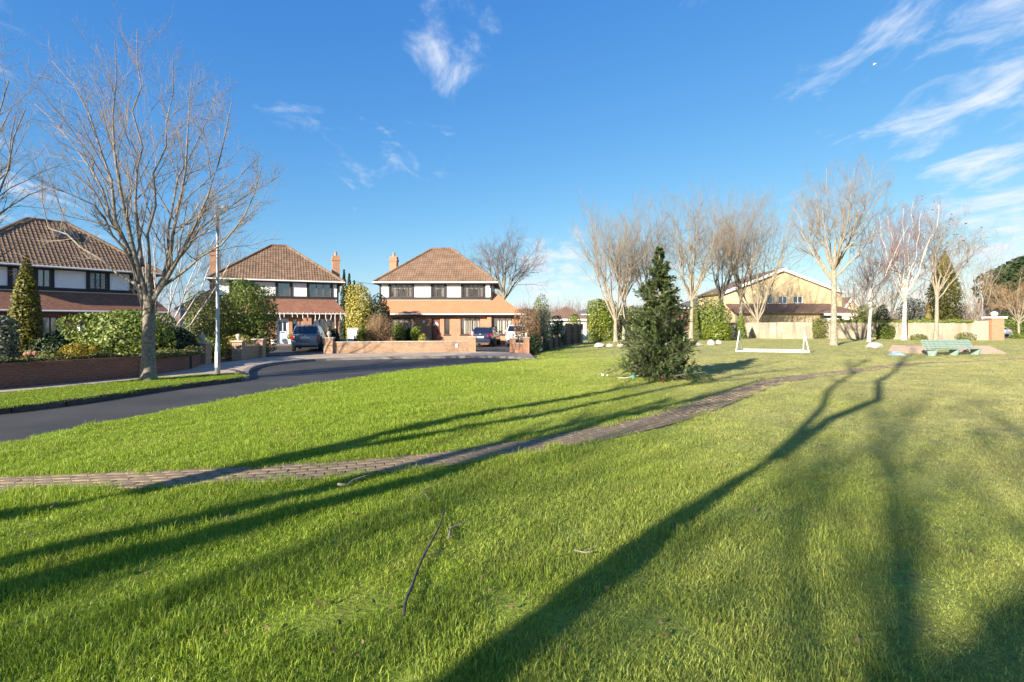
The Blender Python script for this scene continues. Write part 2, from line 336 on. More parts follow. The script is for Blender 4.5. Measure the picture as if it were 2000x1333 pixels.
# ------------------------------------------------------------------ ground
EZ = [-40, 0, 7.57, 9.2, 11.3, 14.8, 19.3, 22, 24.4, 26.2, 28.3, 32, 39.5, 44.7, 62, 90]
EX = [-17, -9.1, -7.57, -7.4, -6.8, -5.9, -3.9, -1.6, .9, 1.55, 1.45, 2.0, 4.2, 6.3, 8, 8]
def edge(y): return np.interp(y, EZ, EX)
def sst(a, b, x): t = np.clip((np.asarray(x, dtype=float) - a) / (b - a), 0, 1); return t * t * (3 - 2 * t)
def lawnz(x, y):
    e = x - edge(y)
    return .07 + .05 * sst(0, .35, e) + .18 * sst(.2, 5.5, e) + .03 * np.sin(x * .55 + y * .31) * sst(1, 6, e) + .02 * np.sin(y * .8 - x * .37) * sst(1, 5, e)
struct(MB().prism([(-900, -60), (900, -60), (900, 1500), (-900, 1500)], -.5, -.06).build('ground', M['soil'], uv=False))
struct(MB().prism([(-24, -60), (-8, -60), (3.2, 20), (3.2, 35), (-13, 33), (-16, 10)], -.3, 0).build('road', M['asphalt'], uv=False))
def lawn_mesh():
    ys = np.concatenate([np.arange(-40, 1.5, 2.0), np.arange(1.5, 30, .3), np.arange(30, 92, 1.2)])
    us = np.concatenate([[0, .08, .2, .35, .55, .8], np.arange(1.2, 30, .45), np.arange(30, 95, 4)])
    X = edge(ys)[:, None] + us[None, :]; Y = np.repeat(ys[:, None], len(us), 1)
    jit = .05 * np.sin(ys * 7.3) + .04 * np.sin(ys * 17.1); X[:, :3] += jit[:, None]
    Z = lawnz(X, Y); Z[:, 0] = -.05
    v = np.stack([X, Y, Z], -1).reshape(-1, 3); n = len(us); i = np.arange(len(ys) - 1)[:, None] * n + np.arange(n - 1)[None]
    f = np.stack([i, i + 1, i + n + 1, i + n], -1).reshape(-1, 4)
    me = bpy.data.meshes.new('lawn'); set_mesh(me, v, [f]); return struct(link('lawn', me, M['lawn'], smooth=True))
lawn_mesh()
# pavement, verge, gardens and drives
W1 = [P(-260, 784, .1), P(0, 760, .1), P(276, 736, .1), P(376, 720, .1), P(396, 711, .1)]         # foot of the near garden wall
verge_front = [P(-330, 832, .1), P(20, 797, .1), P(125, 785, .1), P(300, 759, .1), P(440, 742, .1), P(468, 738, .1)]
verge_back = [P(466, 733, .1), P(400, 735, .1), P(280, 744, .1), P(150, 757, .1), P(20, 771, .1), P(-330, 803, .1)]
def chaikin(p, k=2):
    for _ in range(k):
        q = [p[0]]
        for a, b in zip(p[:-1], p[1:]): q += [tuple(a[i] * .75 + b[i] * .25 for i in (0, 1)), tuple(a[i] * .25 + b[i] * .75 for i in (0, 1))]
        p = q + [p[-1]]
    return p
KF = chaikin([P(1046, 701, .1), P(1000, 696.5, .1), P(930, 695.5, .1), P(800, 697, .1), P(640, 700, .1), P(560, 705.5, .1), P(508, 711.5, .1), P(484, 719, .1), P(478, 728, .1), P(483, 734, .1), P(474, 738, .1)])
pv = [(W1[0][0] - 3, W1[0][1] - 4)] + W1 + [P(408, 711, .1), P(475, 704, .1), P(516, 698, .1), P(640, 691, .1), P(930, 687, .1), P(1000, 689, .1), P(1036, 691, .1)] + \
     [tuple(p) for p in KF] + \
     [(x + .0, y) for x, y in verge_front[::-1][1:]] + [(verge_front[0][0] - 1, verge_front[0][1] - 1)]
struct(MB().prism(pv, -.1, .1).build('pavement', M['concrete'], uv=False))
vg = verge_front + verge_back
struct(MB().prism(vg, -.08, .135).build('verge', M['lawn'], uv=False))
def kerb_line(pts, h, w, name, mat):
    mb = MB()
    for a, b in zip(pts[:-1], pts[1:]):
        n = max(1, round(math.dist(a, b) / .9))
        for k in range(n):
            p = [a[i] + (b[i] - a[i]) * (k + .006) / n for i in (0, 1)]; q = [a[i] + (b[i] - a[i]) * (k + .994) / n for i in (0, 1)]
            mb.bar((*p, h / 2 - .04), (*q, h / 2 - .04), w, h + .08)
    return struct(mb.build(name, mat, uv=False))
kerb_line(verge_front[:-1] + chaikin([P(440, 742, .1), P(470, 738.5, .1), P(477, 733, .1), P(466, 727, .1), P(452, 724, .1)])[1:], .145, .16, 'verge_kerb', M['kerb_dark'])
kerb_line(KF, .115, .2, 'kerb', M['kerb'])
gd = W1 + [P(408, 709, .1), P(475, 703, .1), P(516, 697, .1), P(640, 690, .1), P(930, 686, .1), P(1000, 688, .1), P(1036, 690, .1), (1.9, 32), (4.1, 39.5), (6.2, 44.7), (8, 62), (8, 90), (-90, 90), (-90, 8)]
struct(MB().prism(gd, -.3, .085).build('garden', M['soil'], uv=False))
struct(MB().prism([P(517, 697, .1), P(640, 690.5, .1), (-11.2, 40), (-18.5, 36)], -.2, .112).build('driveway', M['asphalt'], uv=False))
struct(MB().prism([P(930, 686.6, .1), P(996, 688.4, .1), (.4, 41), (-6, 41)], -.2, .112).build('driveway', M['asphalt'], uv=False))

# brick path with single pavers
PC = [(-140, 932), (0, 931), (300, 936), (400, 938), (500, 934), (700, 924), (850, 912), (1000, 890), (1190, 846), (1295, 821), (1395, 788), (1490, 757), (1585, 736), (1680, 724), (1760, 716.5), (1850, 709), (2000, 702.5), (2150, 699)]
pw = np.array([P(a, b, .27) for a, b in PC])
def smooth_path(p, n=400):
    t = np.concatenate([[0], np.cumsum(np.linalg.norm(np.diff(p, axis=0), axis=1))]); s = np.linspace(0, t[-1], n)
    q = np.stack([np.interp(s, t, p[:, 0]), np.interp(s, t, p[:, 1])], 1); k = np.ones(25) / 25
    for _ in range(2):
        pad = np.concatenate([np.repeat(q[:1], 12, 0), q, np.repeat(q[-1:], 12, 0)]); q = np.stack([np.convolve(pad[:, i], k, 'valid') for i in (0, 1)], 1)
    return q
pcl = smooth_path(pw); pt = np.concatenate([[0], np.cumsum(np.linalg.norm(np.diff(pcl, axis=0), axis=1))])
def path_at(s): 
    x = np.interp(s, pt, pcl[:, 0]); y = np.interp(s, pt, pcl[:, 1]); x2 = np.interp(s + .05, pt, pcl[:, 0]); y2 = np.interp(s + .05, pt, pcl[:, 1]); return x, y, math.atan2(y2 - y, x2 - x)
def build_path():
    v = []; f = []
    for i in range(0, len(pcl), 2):
        a = math.atan2(*(pcl[min(i + 1, len(pcl) - 1)] - pcl[max(i - 1, 0)])[::-1]); nx, ny = -math.sin(a), math.cos(a)
        for w in (-.34, 0, .34): x, y = pcl[i] + np.array((nx, ny)) * w; v.append((x, y, float(lawnz(x, y)) + .006))
    n = len(v) // 3; f = [(i * 3 + j, i * 3 + j + 1, i * 3 + j + 4, i * 3 + j + 3) for i in range(n - 1) for j in (0, 1)]
    path = struct(MB().add(v, f).build('path', M['soil'], uv=False))
    pm = MB().box(-.0955, .0955, -.0465, .0465, -.03, .0); bm = bmesh.new()
    me = bpy.data.meshes.new('paver'); me.from_pydata(pm.v, [], pm.f); bm.from_mesh(me); bmesh.ops.bevel(bm, geom=[e for e in bm.edges if all(q.co.z > -.01 for q in e.verts)], offset=.004, segments=1, affect='EDGES')
    bmesh.ops.recalc_face_normals(bm, faces=bm.faces); bm.to_mesh(me); bm.free(); me.materials.append(M['paver'])
    items = []
    for c in range(6):
        s = (c % 2) * .1
        while s < pt[-1] - .3:
            x, y, a = path_at(s); o = (c - 2.5) * .101; x += -math.sin(a) * o; y += math.cos(a) * o; s += .203
            if abs(x) > y * 1.12 + .6: continue
            items.append((x * x + y * y, x, y, a))
    items.sort(); co = np.array([q.co for q in me.vertices]); fa = [tuple(p.vertices) for p in me.polygons]; rest = MB()
    for k, (_, x, y, a) in enumerate(items):
        z = float(lawnz(x, y)) + .014 + random.uniform(-.004, .003); a += random.uniform(-.03, .03); tx, ty = random.uniform(-.02, .02), random.uniform(-.02, .02)
        if k < 300:
            o = bpy.data.objects.new('paver', me); COL.objects.link(o); o.parent = path; o.location = (x, y, z); o.rotation_euler = (tx, ty, a)
        else:
            m = Matrix.Translation((x, y, z)) @ Matrix.Rotation(a, 4, 'Z') @ Matrix.Rotation(tx, 4, 'X') @ Matrix.Rotation(ty, 4, 'Y')
            rest.add([m @ Vector(q) for q in co], fa)
    r = rest.build('paver_course', M['paver'], path, uv=False); r['kind'] = 'stuff'
build_path()

# ------------------------------------------------------------------ houses
def tiles_slope(o, u, v, wdt, length, lim, tw=.21, gauge=.32):
    """interlocking roof tiles on a slope: o eave corner, u along eave, v up slope; lim(s) -> (umin, umax) at slope distance s"""
    o, u, v = Vector(o), Vector(u).normalized(), Vector(v).normalized(); nrm = u.cross(v); 
    if nrm.z < 0: nrm = -nrm
    pr = [(0, 0), (.03, .012), (.075, .02), (.12, .012), (.15, 0), (.22, -.004), (.30, 0)]; pr = [(a / .3 * tw, b) for a, b in pr]; k = len(pr)
    full = []; vs = []; fs = []
    for r in range(int(length / gauge) + 1):
        s0 = r * gauge; s1 = min(s0 + gauge + .05, length)
        if s1 - s0 < .06: break
        a0, b0 = lim(s0); a1, b1 = lim(s1)
        for c in range(int(wdt / tw) + 2):
            x = c * tw - .05
            if x > max(b0, b1) or x + tw < min(a0, a1): continue
            clamped = x < max(a0, a1) or x + tw > min(b0, b1) or s1 - s0 < gauge
            if not clamped: full.append((o + u * x + v * s0, )); 
            jz = random.uniform(-.004, .004); loc = []
            for (dx, dz) in pr: loc.append(o + u * min(max(x + dx, a0), b0) + v * s0 + nrm * (dz + .035 + jz))
            for (dx, dz) in pr: loc.append(o + u * min(max(x + dx, a1), b1) + v * s1 + nrm * (dz + .004 + jz))
            for (dx, dz) in pr: loc.append(o + u * min(max(x + dx, a0), b0) + v * s0 + nrm * (dz + .008))
            ff = [(i, i + 1, k + i + 1, k + i) for i in range(k - 1)] + [(2 * k + i, 2 * k + i + 1, i + 1, i) for i in range(k - 1)]
            yield clamped, loc, ff
def wall_open(mb, x0, x1, z0, z1, y0, y1, ops):
    xs = sorted({x0, x1, *[o[0] for o in ops], *[o[1] for o in ops]}); zs = sorted({z0, z1, *[o[2] for o in ops], *[o[3] for o in ops]})
    xs = [x for x in xs if x0 <= x <= x1]; zs = [z for z in zs if z0 <= z <= z1]
    for a, b in zip(xs[:-1], xs[1:]):
        run = None
        for c, d in zip(zs[:-1], zs[1:]):
            hole = any(o[0] <= (a + b) / 2 <= o[1] and o[2] <= (c + d) / 2 <= o[3] for o in ops)
            if hole:
                if run: mb.box(a, b, y0, y1, *run); run = None
            else: run = (run[0], d) if run else (c, d)
        if run: mb.box(a, b, y0, y1, *run)
def window(par, x0, x1, z0, z1, y, n, fm, lattice=0.0, dress='curtain', rec=.09, sill=True, fw=.06):
    yf = y + rec; mb = MB()
    mb.box(x0, x0 + fw, yf - .03, yf + .05, z0, z1).box(x1 - fw, x1, yf - .03, yf + .05, z0, z1)
    mb.box(x0 + fw, x1 - fw, yf - .03, yf + .05, z1 - fw, z1).box(x0 + fw, x1 - fw, yf - .03, yf + .05, z0, z0 + fw)
    pwid = (x1 - x0 - 2 * fw) / n
    for k in range(1, n): mb.box(x0 + fw + k * pwid - .035, x0 + fw + k * pwid + .035, yf - .025, yf + .045, z0 + fw, z1 - fw)
    w = mb.build('window', fm, par)
    lt = MB()
    for k in range(n):
        a = x0 + fw + k * pwid + (.035 if k else 0); b = x0 + fw + (k + 1) * pwid - (.035 if k < n - 1 else 0); c, d = z0 + fw, z1 - fw
        MB().box(a, b, yf + .005, yf + .013, c, d).build('pane', M['glass'], w)
        if lattice:
            g = lattice; h = g * 1.45
            def clip(p, q):
                t0, t1 = 0, 1
                for i, lo, hi in ((0, a, b), (1, c, d)):
                    dv = q[i] - p[i]
                    if abs(dv) < 1e-9: continue
                    s, e = sorted(((lo - p[i]) / dv, (hi - p[i]) / dv)); t0 = max(t0, s); t1 = min(t1, e)
                return None if t1 <= t0 + .02 else [(p[0] + (q[0] - p[0]) * t, p[1] + (q[1] - p[1]) * t) for t in (t0, t1)]
            m = int(((b - a) / g + (d - c) / h)) + 2
            for i in range(-m, m + 1):
                for sgn in (1, -1):
                    xb = a + i * g; sg = clip((xb, c), (xb + sgn * 40 * g, c + 40 * h))
                    if sg: lt.bar((sg[0][0], yf, sg[0][1]), (sg[1][0], yf, sg[1][1]), .02, .008, up=(0, 1, 0))
    if lattice and lt.v: lt.build('lattice', M['lead'], w, uv=False)
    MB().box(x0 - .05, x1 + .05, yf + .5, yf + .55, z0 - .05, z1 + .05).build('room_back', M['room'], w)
    if dress == 'curtain':
        nn = int((x1 - x0) / .07)
        for (fa, fb) in ((0, .3), (.72, 1.0)) if lattice else ((0, 1),):
            pts = [(x0 + (x1 - x0) * (fa + (fb - fa) * i / nn), yf + .2 + .025 * math.sin(i * 1.9)) for i in range(nn + 1)]
            MB().add([(x, yy, z0) for x, yy in pts] + [(x, yy, z1) for x, yy in pts], [(i, i + 1, nn + 2 + i, nn + 1 + i) for i in range(nn)]).build('curtain', M['curtain'], w)
        if lattice: MB().box(x0, x1, yf + .15, yf + .16, z1 - .4, z1).build('pelmet', M['curtain'], w)
    elif dress == 'blind':
        bb = MB(); z = z0 + .04
        while z < z1: bb.box(x0 + .02, x1 - .02, yf + .12, yf + .16, z, z + .025); z += .07
        bb.build('blind', M['blind'], w)
    if sill: MB().box(x0 - .08, x1 + .08, y - .07, yf - .032, z0 - .07, z0 - .002).build('sill', M['timber'], w)
    return w
def chimney(par, x, y, z0, z1, w=.62, d=.75):
    c = MB().box(x - w / 2, x + w / 2, y - d / 2, y + d / 2, z0, z1 - .42).box(x - w / 2 - .05, x + w / 2 + .05, y - d / 2 - .05, y + d / 2 + .05, z1 - .42, z1 - .22).box(x - w / 2 - .01, x + w / 2 + .01, y - d / 2 - .01, y + d / 2 + .01, z1 - .22, z1).build('chimney', M['brick'], par)
    MB().lathe([(.10, -.05), (.13, 0), (.115, .05), (.11, .3), (.14, .32), (.14, .37), (.09, .375)], (x, y, z1 + .02)).build('chimney_pot', M['clay'], c, smooth=False)
    return c

def house(label, loc, rotz, Wd, Dp, ups, lows, door, cfg):
    H = thing('house', label, 'house', (*loc, .09), rotz); EV = 5.15; ov = .42; g0 = -.75
    ups_o = [(a, b, 3.92, 5.0) for a, b, *_ in ups]
    wl = MB(); wall_open(wl, 0, Wd, 3.2, EV, 0, .25, ups_o); wl.box(0, .25, .25, Dp, 2.4, EV).box(Wd - .25, Wd, .25, Dp, 2.4, EV).box(.25, Wd - .25, Dp - .25, Dp, 2.4, EV).box(.25, Wd - .25, 0.02, .25, 2.4, 3.2)
    wl.build('upper_wall', M['render_white'], H)
    lo_o = [(a, b, c, d) for a, b, c, d, *_ in lows] + ([(door[0], door[1], 0, 2.1)] if door else [])
    gw = MB(); xr = Wd + cfg.get('ext', 0); wall_open(gw, 0, xr, 0, 2.5, g0, g0 + .3, lo_o)
    gw.box(0, .3, g0 + .3, Dp, 0, 2.42).box(xr - .3, xr, g0 + .3, Dp * .8, 0, 2.42).box(.3, xr - .3, Dp * .8 - .3, Dp * .8, 0, 2.41)
    gw.build('lower_wall', M[cfg['brick']], H)
    # dark timber frame on the upper storey
    tb = MB().box(-.02, Wd + .02, -.045, .0, 5.0, EV).box(-.02, Wd + .02, -.05, .0, 3.72, 3.92).box(-.03, .12, -.04, .0, 3.2, 3.72).box(-.03, .12, -.04, 0, 3.92, 5.0).box(Wd - .12, Wd + .03, -.04, 0, 3.92, 5.0).box(Wd - .12, Wd + .03, -.04, .0, 3.2, 3.72)
    for a, b, *_ in ups:
        tb.box(a - .16, a - .002, -.055, .0, 3.92, 5.0).box(b + .002, b + .16, -.055, 0, 3.92, 5.0)
    tb.build('timber_frame', M['timber'], H)
    for a, b, n, lat, fm, dr in ups: window(H, a, b, 3.92, 5.0, 0, n, M[fm], lat, dr, .03, False)
    for a, b, c, d, n, lat, fm, dr in lows: window(H, a, b, c, d, g0, n, M[fm], lat, dr)
    # main hipped roof: solid body under the tiles
    x0, x1, y0, y1 = -ov, Wd + ov, -ov, Dp + ov; half = (y1 - y0) / 2; rise = cfg.get('rise', 3.3); RZ = EV + rise; sl = math.hypot(half, rise)
    hull = MB().add([(x0, y0, EV), (x1, y0, EV), (x1, y1, EV), (x0, y1, EV), (x0 + half, y0 + half, RZ), (x1 - half, y0 + half, RZ)], [(3, 2, 1, 0), (0, 1, 5, 4), (1, 2, 5), (2, 3, 4, 5), (3, 0, 4)])
    roof = hull.build('roof', M['timber'], H, uv=False)
    fasc = MB().box(x0 - .02, x1 + .02, y0 - .03, y0 - .003, EV - .15, EV + .01).box(x0 - .03, x0 - .003, y0 - .003, y1, EV - .15, EV + .01).box(x1 + .003, x1 + .03, y0 - .003, y1, EV - .15, EV + .01).build('fascia', M['timber'], roof)
    gt = MB().tube([(x0 - .06, y0 - .085, EV - .02), (x1 + .06, y0 - .085, EV - .02)], .055, 8).tube([(x1 + .085, y0, EV - .02), (x1 + .085, y1, EV - .02)], .055, 8).build('gutter', M['white_paint'], roof, uv=False)
    LX = x1 - x0; tm = M[cfg.get('tile', 'tile')]; st = MB(); singles = []
    faces = [((x0, y0, EV), (1, 0, 0), (0, half, rise), LX, lambda s: (s / sl * half, LX - s / sl * half)),
             ((x1, y0, EV), (0, 1, 0), (-half, 0, rise), y1 - y0, lambda s: (s / sl * half, (y1 - y0) - s / sl * half)),
             ((x0, y1, EV), (0, -1, 0), (half, 0, rise), y1 - y0, lambda s: (s / sl * half, (y1 - y0) - s / sl * half))]
    for fi, (o, u, v, w, lim) in enumerate(faces):
        for cl, lv, lf in tiles_slope(o, u, v, w, sl, lim):
            if cfg.get('single') and fi == 0 and not cl and len(singles) < 300: singles.append(lv)
            else: st.add(lv, lf)
    q = st.build('tile_course', tm, roof, uv=False); q['kind'] = 'stuff'
    if singles:
        k = 7; ff = [(i, i + 1, k + i + 1, k + i) for i in range(k - 1)] + [(2 * k + i, 2 * k + i + 1, i + 1, i) for i in range(k - 1)]
        base = Vector(singles[0][0]); me = bpy.data.meshes.new('tile'); me.from_pydata([tuple(Vector(p) - base) for p in singles[0]], [], ff); me.materials.append(tm)
        for s in singles:
            t = bpy.data.objects.new('tile', me); COL.objects.link(t); t.parent = roof; t.location = Vector(s[0]); t.rotation_euler = (random.uniform(-.012, .012), random.uniform(-.012, .012), random.uniform(-.01, .01))
    rd = MB()
    def ridge(a, b):
        a, b = Vector(a), Vector(b); n = max(2, int((b - a).length / .42))
        for i in range(n): rd.tube([a + (b - a) * (i / n), a + (b - a) * ((i + 1.06) / n)], [.12, .105], 7)
    ridge((x0 + half, y0 + half, RZ + .03), (x1 - half, y0 + half, RZ + .03)); ridge((x0, y0, EV + .04), (x0 + half, y0 + half, RZ + .03)); ridge((x1, y0, EV + .04), (x1 - half, y0 + half, RZ + .03)); ridge((x1, y1, EV + .04), (x1 - half, y1 - half, RZ + .03))
    rd.build('ridge_tile', M['tile_lichen'], roof, uv=False)
    # pent roof over the ground floor
    pz0, pz1, py0 = 2.52, 3.68, g0 - .55; e = cfg.get('ext', 0); sl2 = (pz1 - pz0) / (0 - py0); pm = MB(); th = .09
    if e:
        yA = .9; zA = pz0 + sl2 * (yA - py0); xe = Wd + e + .35
        top = [(-.5, py0, pz0), (xe, py0, pz0), (Wd, yA, zA), (Wd, 0, pz1), (.25, 0, pz1)]
        pm.add(top + [(x, y, z - th) for x, y, z in top], [(0, 1, 2, 3, 4), (9, 8, 7, 6, 5), (0, 5, 6, 1)])
        tr = [(xe, py0, pz0), (xe, Dp * .8, pz0), (Wd, Dp * .8, zA), (Wd, yA, zA)]; pm.add(tr + [(x, y, z - th) for x, y, z in tr], [(0, 1, 2, 3), (7, 6, 5, 4)])
        pm.add([(-.5, py0, pz0), (.25, 0, pz1), (.25, 0, pz0), (-.5, .4, pz0)], [(0, 1, 3), (1, 2, 3)])
    else:
        xe = Wd + .5; top = [(-.5, py0, pz0), (xe, py0, pz0), (Wd - .25, 0, pz1), (.25, 0, pz1)]
        pm.add(top + [(x, y, z - th) for x, y, z in top], [(0, 1, 2, 3), (7, 6, 5, 4), (0, 4, 5, 1)])
        for sx, ix in ((-.5, .25), (xe, Wd - .25)): pm.add([(sx, py0, pz0), (ix, 0, pz1), (sx, .9, pz0), (sx, py0, pz0 - th), (sx, .9, pz0 - th)], [(0, 1, 2), (0, 2, 4, 3)])
    pr = pm.build('pent_roof', M[cfg['pent']], H)
    MB().box(-.52, xe + .02, py0 - .035, py0 - .003, pz0 - .16, pz0 - .03).build('fascia', M['timber'], pr)
    MB().tube([(-.55, py0 - .08, pz0 - .045), (xe + .05, py0 - .08, pz0 - .045)], .05, 8).build('gutter', M['white_paint'], pr, uv=False)
    MB().box(-.45, xe - .05, py0 + .02, g0 - .003, pz0 - .14, pz0 - .12).build('soffit', M['timber'], pr)
    MB().tube([(Wd - .3, g0 - .06, .05), (Wd - .3, g0 - .06, 2.35), (Wd - .3, py0 - .03, 2.44)], .04, 8).build('downpipe', M['white_paint'], H, uv=False)
    return H, roof, g0

# right-hand house, face on
d3 = 43.0
def lx3(px): return (px - 742) * .043
ups3 = [(lx3(762.5), lx3(805), 4, .13, 'frame_brown', 'curtain'), (lx3(845), lx3(868.5), 2, .13, 'frame_brown', 'curtain'), (lx3(904), lx3(944), 4, .13, 'frame_brown', 'curtain')]
lows3 = [(1.05, 3.05, .75, 2.2, 4, .13, 'frame_brown', 'curtain'), (5.5, 5.95, .8, 2.2, 1, .1, 'frame_brown', 'none'), (6.85, 8.45, .8, 2.2, 4, 0, 'frame_brown', 'curtain'), (9.55, 11.1, .8, 2.2, 3, 0, 'frame_brown', 'curtain')]
H3, R3, g3 = house('detached house facing the camera with bright orange pent roof and lattice windows', (AT(742, d3), d3), 0, 9.4, 7.6, ups3, lows3, (4.45, 5.15), dict(ext=2.35, brick='brick', pent='pent', tile='tile', rise=3.35))
chimney(R3, .35, 3.6, 4.6, 7.75)
def front_door(H, x0, x1, g, mat, glass='fan'):
    y = g + .12; D = MB().box(x0 + .06, x1 - .06, y, y + .05, .05, 2.04).build('door', mat, H)
    MB().box(x0, x0 + .06, y - .03, y + .08, 0, 2.1).box(x1 - .06, x1, y - .03, y + .08, 0, 2.1).box(x0 + .06, x1 - .06, y - .03, y + .08, 2.04, 2.1).build('door_frame', M['white_paint'] if glass != 'fan' else M['frame_brown'], H)
    w = x1 - x0 - .12; cx = (x0 + x1) / 2
    if glass == 'fan':
        n = 10; pts = [(cx + w * .36 * math.cos(math.pi * i / n), 1.55 + .3 * math.sin(math.pi * i / n)) for i in range(n + 1)]
        mb = MB(); mb.add([(x, y - .012, z) for x, z in pts] + [(x, y - .002, z) for x, z in pts], [tuple(range(n + 1)), tuple(range(2 * n + 1, n, -1))]); mb.build('fanlight', M['upvc_blue'], D)
        lb = MB()
        for t in (.25, .5, .75): lb.bar((cx, y - .02, 1.55), (cx + w * .36 * math.cos(math.pi * t), y - .02, 1.55 + .3 * math.sin(math.pi * t)), .02, .012, up=(0, 1, 0))
        lb.bar((cx - w * .36, y - .02, 1.55), (cx + w * .36, y - .02, 1.55), .025, .012, up=(0, 1, 0)); lb.build('glazing_bar', M['lead'], D, uv=False)
        pb = MB()
        for k in range(3): pb.box(x0 + .1 + k * w / 3, x0 + .1 + (k + 1) * w / 3 - .05, y - .012, y - .001, .2, 1.4)
        pb.build('panel', mat, D)
        MB().lathe([(.0, -.02), (.045, -.01), (.045, .01), (.0, .02)], (cx, y - .03, 1.45), 10).build('knocker', M['cap'], D)
    else:
        for s in (-1, 1): MB().box(cx + s * w * .2 - w * .13, cx + s * w * .2 + w * .13, y - .012, y - .001, 1.12, 1.86).build('door_pane', M['carglass'], D)
        MB().box(cx - .14, cx + .14, y - .02, y - .001, .98, 1.03).build('letter_plate', M['lead'], D)
        pb = MB()
        for k in range(4): pb.box(x0 + .12 + k * w / 4.2, x0 + .12 + (k + 1) * w / 4.2 - .03, y - .01, y - .001, .2, .88)
        pb.build('panel', mat, D)
    MB().bar((x1 - .14, y - .05, 1.02), (x1 - .14, y - .05, 1.2), .025).build('handle', M['iron'], D, uv=False)
    MB().box(x0 - .3, x1 + .3, g - .75, g - .01, .0, .13).build('doorstep', M['kerb'], H)
front_door(H3, 4.45, 5.15, g3, M['door_red'])
MB().box(9.05, 9.4, g3 - .3, g3 - .003, 0, 2.4).build('brick_pier', M['brick'], H3)
wl = thing('wall_lamp', 'white lantern wall lamp beside the mahogany front door', 'lamp', (AT(742, d3) + 3.85, d3 + g3 - .16, 1.95))
MB().lathe([(.05, -.14), (.09, -.1), (.11, .06), (.05, .12), (.015, .16)], (0, 0, 0), 6).build('lantern', M['white_paint'], wl); MB().bar((0, .0, -.02), (0, .17, .0), .03).build('bracket', M['iron'], wl, uv=False)
al = tag(MB().box(-.16, .16, -.08, 0, -.12, .12).build('alarm_box', M['white_paint'], bevel=.01), 'white alarm box under the eaves of the face-on house', 'alarm box'); al.location = (AT(953, d3), d3 - .06, 4.95)

# middle house
a2, b2 = np.array([-22.2, 38.9]), np.array([-14.0, 42.7]); u2 = (b2 - a2) / np.linalg.norm(b2 - a2); rot2 = math.atan2(u2[1], u2[0]); n2 = np.array([-u2[1], u2[0]])
o2 = b2 - u2 * (.42 + 9.0) + n2 * .42
def on2(px, off=0.0):
    """facade coordinate of a pixel column on the middle house"""
    k = (px - 1000) / FPX; q = o2 + n2 * off; return (k * q[1] - q[0]) / (u2[0] - k * u2[1])
ups2 = [(on2(452), on2(492), 3, 0, 'frame_grey', 'blind'), (on2(542), on2(567), 1, 0, 'frame_grey', 'blind'), (on2(603), on2(646), 3, 0, 'frame_grey', 'blind')]
lo = lambda p: on2(p, -.75)
lows2 = [(lo(462), lo(492), .6, 2.1, 2, 0, 'frame_grey', 'blind'), (lo(571), lo(581), .3, 2.1, 1, 0, 'frame_grey', 'none'), (lo(611), lo(651), .7, 2.15, 3, 0, 'frame_grey', 'blind')]
H2, R2, g2 = house('detached house with brown tiled roof, pale blue front door and icicle lights', tuple(o2), rot2, 9.0, 7.8, ups2, lows2, (lo(540), lo(563.5)), dict(brick='brick', pent='pent_brown', tile='tile_lichen', rise=3.3))
chimney(R2, 9.15, 3.4, 4.5, 7.75); chimney(R2, -.2, 2.6, 4.5, 7.6, .7, .8)
front_door(H2, lo(540), lo(563.5), g2, M['upvc_blue'], 'two')
MB().box(lo(590), lo(608), g2 - .35, g2 - .003, 0, 2.38).build('brick_pier', M['brick'], H2)
# icicle fairy lights along its lower eaves
ic = thing('icicle_lights', 'white icicle fairy lights hanging along the eaves of the middle house', 'fairy lights', (*o2, .09), rot2)
mb = MB(); x = on2(531, -1.4)
yy = g2 - .55 - .15
mb.tube([(x, yy, 2.5), (9.5, yy, 2.5)], .018, 5)
xx = x
while xx < 9.5:
    h = random.uniform(.06, .16); mb.tube([(xx, yy, 2.5), (xx + .02, yy, 2.5 + h)], .012, 4); xx += .28
mb.build('cable', M['white_paint'], ic, uv=False); xx = x + .2
while xx < 9.6:
    z = random.uniform(.25, .6); s = MB().tube([(xx, yy, 2.5), (xx + random.uniform(-.05, .05), yy, 2.5 - z * .5), (xx + random.uniform(-.08, .08), yy, 2.5 - z)], [.018, .026, .02], 5).build('strand', M['white_paint'], ic, uv=False); xx += random.uniform(.22, .6)
MB().tube([(9.55, yy, 2.5), (10.0, yy + .4, 1.9), (10.4, yy + 1.0, 1.3)], .025, 5).tube([(9.75, yy + .2, 2.2), (9.76, yy + .2, 1.6)], .022, 5).tube([(10.05, yy + .45, 1.85), (10.06, yy + .45, 1.3)], .022, 5).build('strand', M['white_paint'], ic, uv=False)

# left house, seen at an angle and in shade
b1 = np.array([-24.1, 35.4]); u1 = np.array([.594, .804]); n1 = np.array([-u1[1], u1[0]]); rot1 = math.atan2(u1[1], u1[0]); o1 = b1 - u1 * (.42 + 9.6) + n1 * .42
def on1(px, off=0.0):
    k = (px - 1000) / FPX; q = o1 + n1 * off; return (k * q[1] - q[0]) / (u1[0] - k * u1[1])
ups1 = [(on1(22), on1(48), 2, .13, 'frame_brown', 'curtain'), (on1(72), on1(99), 2, 0, 'frame_brown', 'curtain'), (on1(174), on1(208), 3, .13, 'frame_brown', 'curtain'), (on1(258), on1(276), 1, .13, 'frame_brown', 'curtain')]
ups1 = [(max(.3, a), b, *r) for a, b, *r in ups1 if b > .8]
l1 = lambda p: on1(p, -.75)
lows1 = [(l1(82), l1(128), .6, 2.15, 3, 0, 'frame_brown', 'curtain'), (l1(170), l1(200), .1, 2.15, 1, 0, 'frame_brown', 'none')]
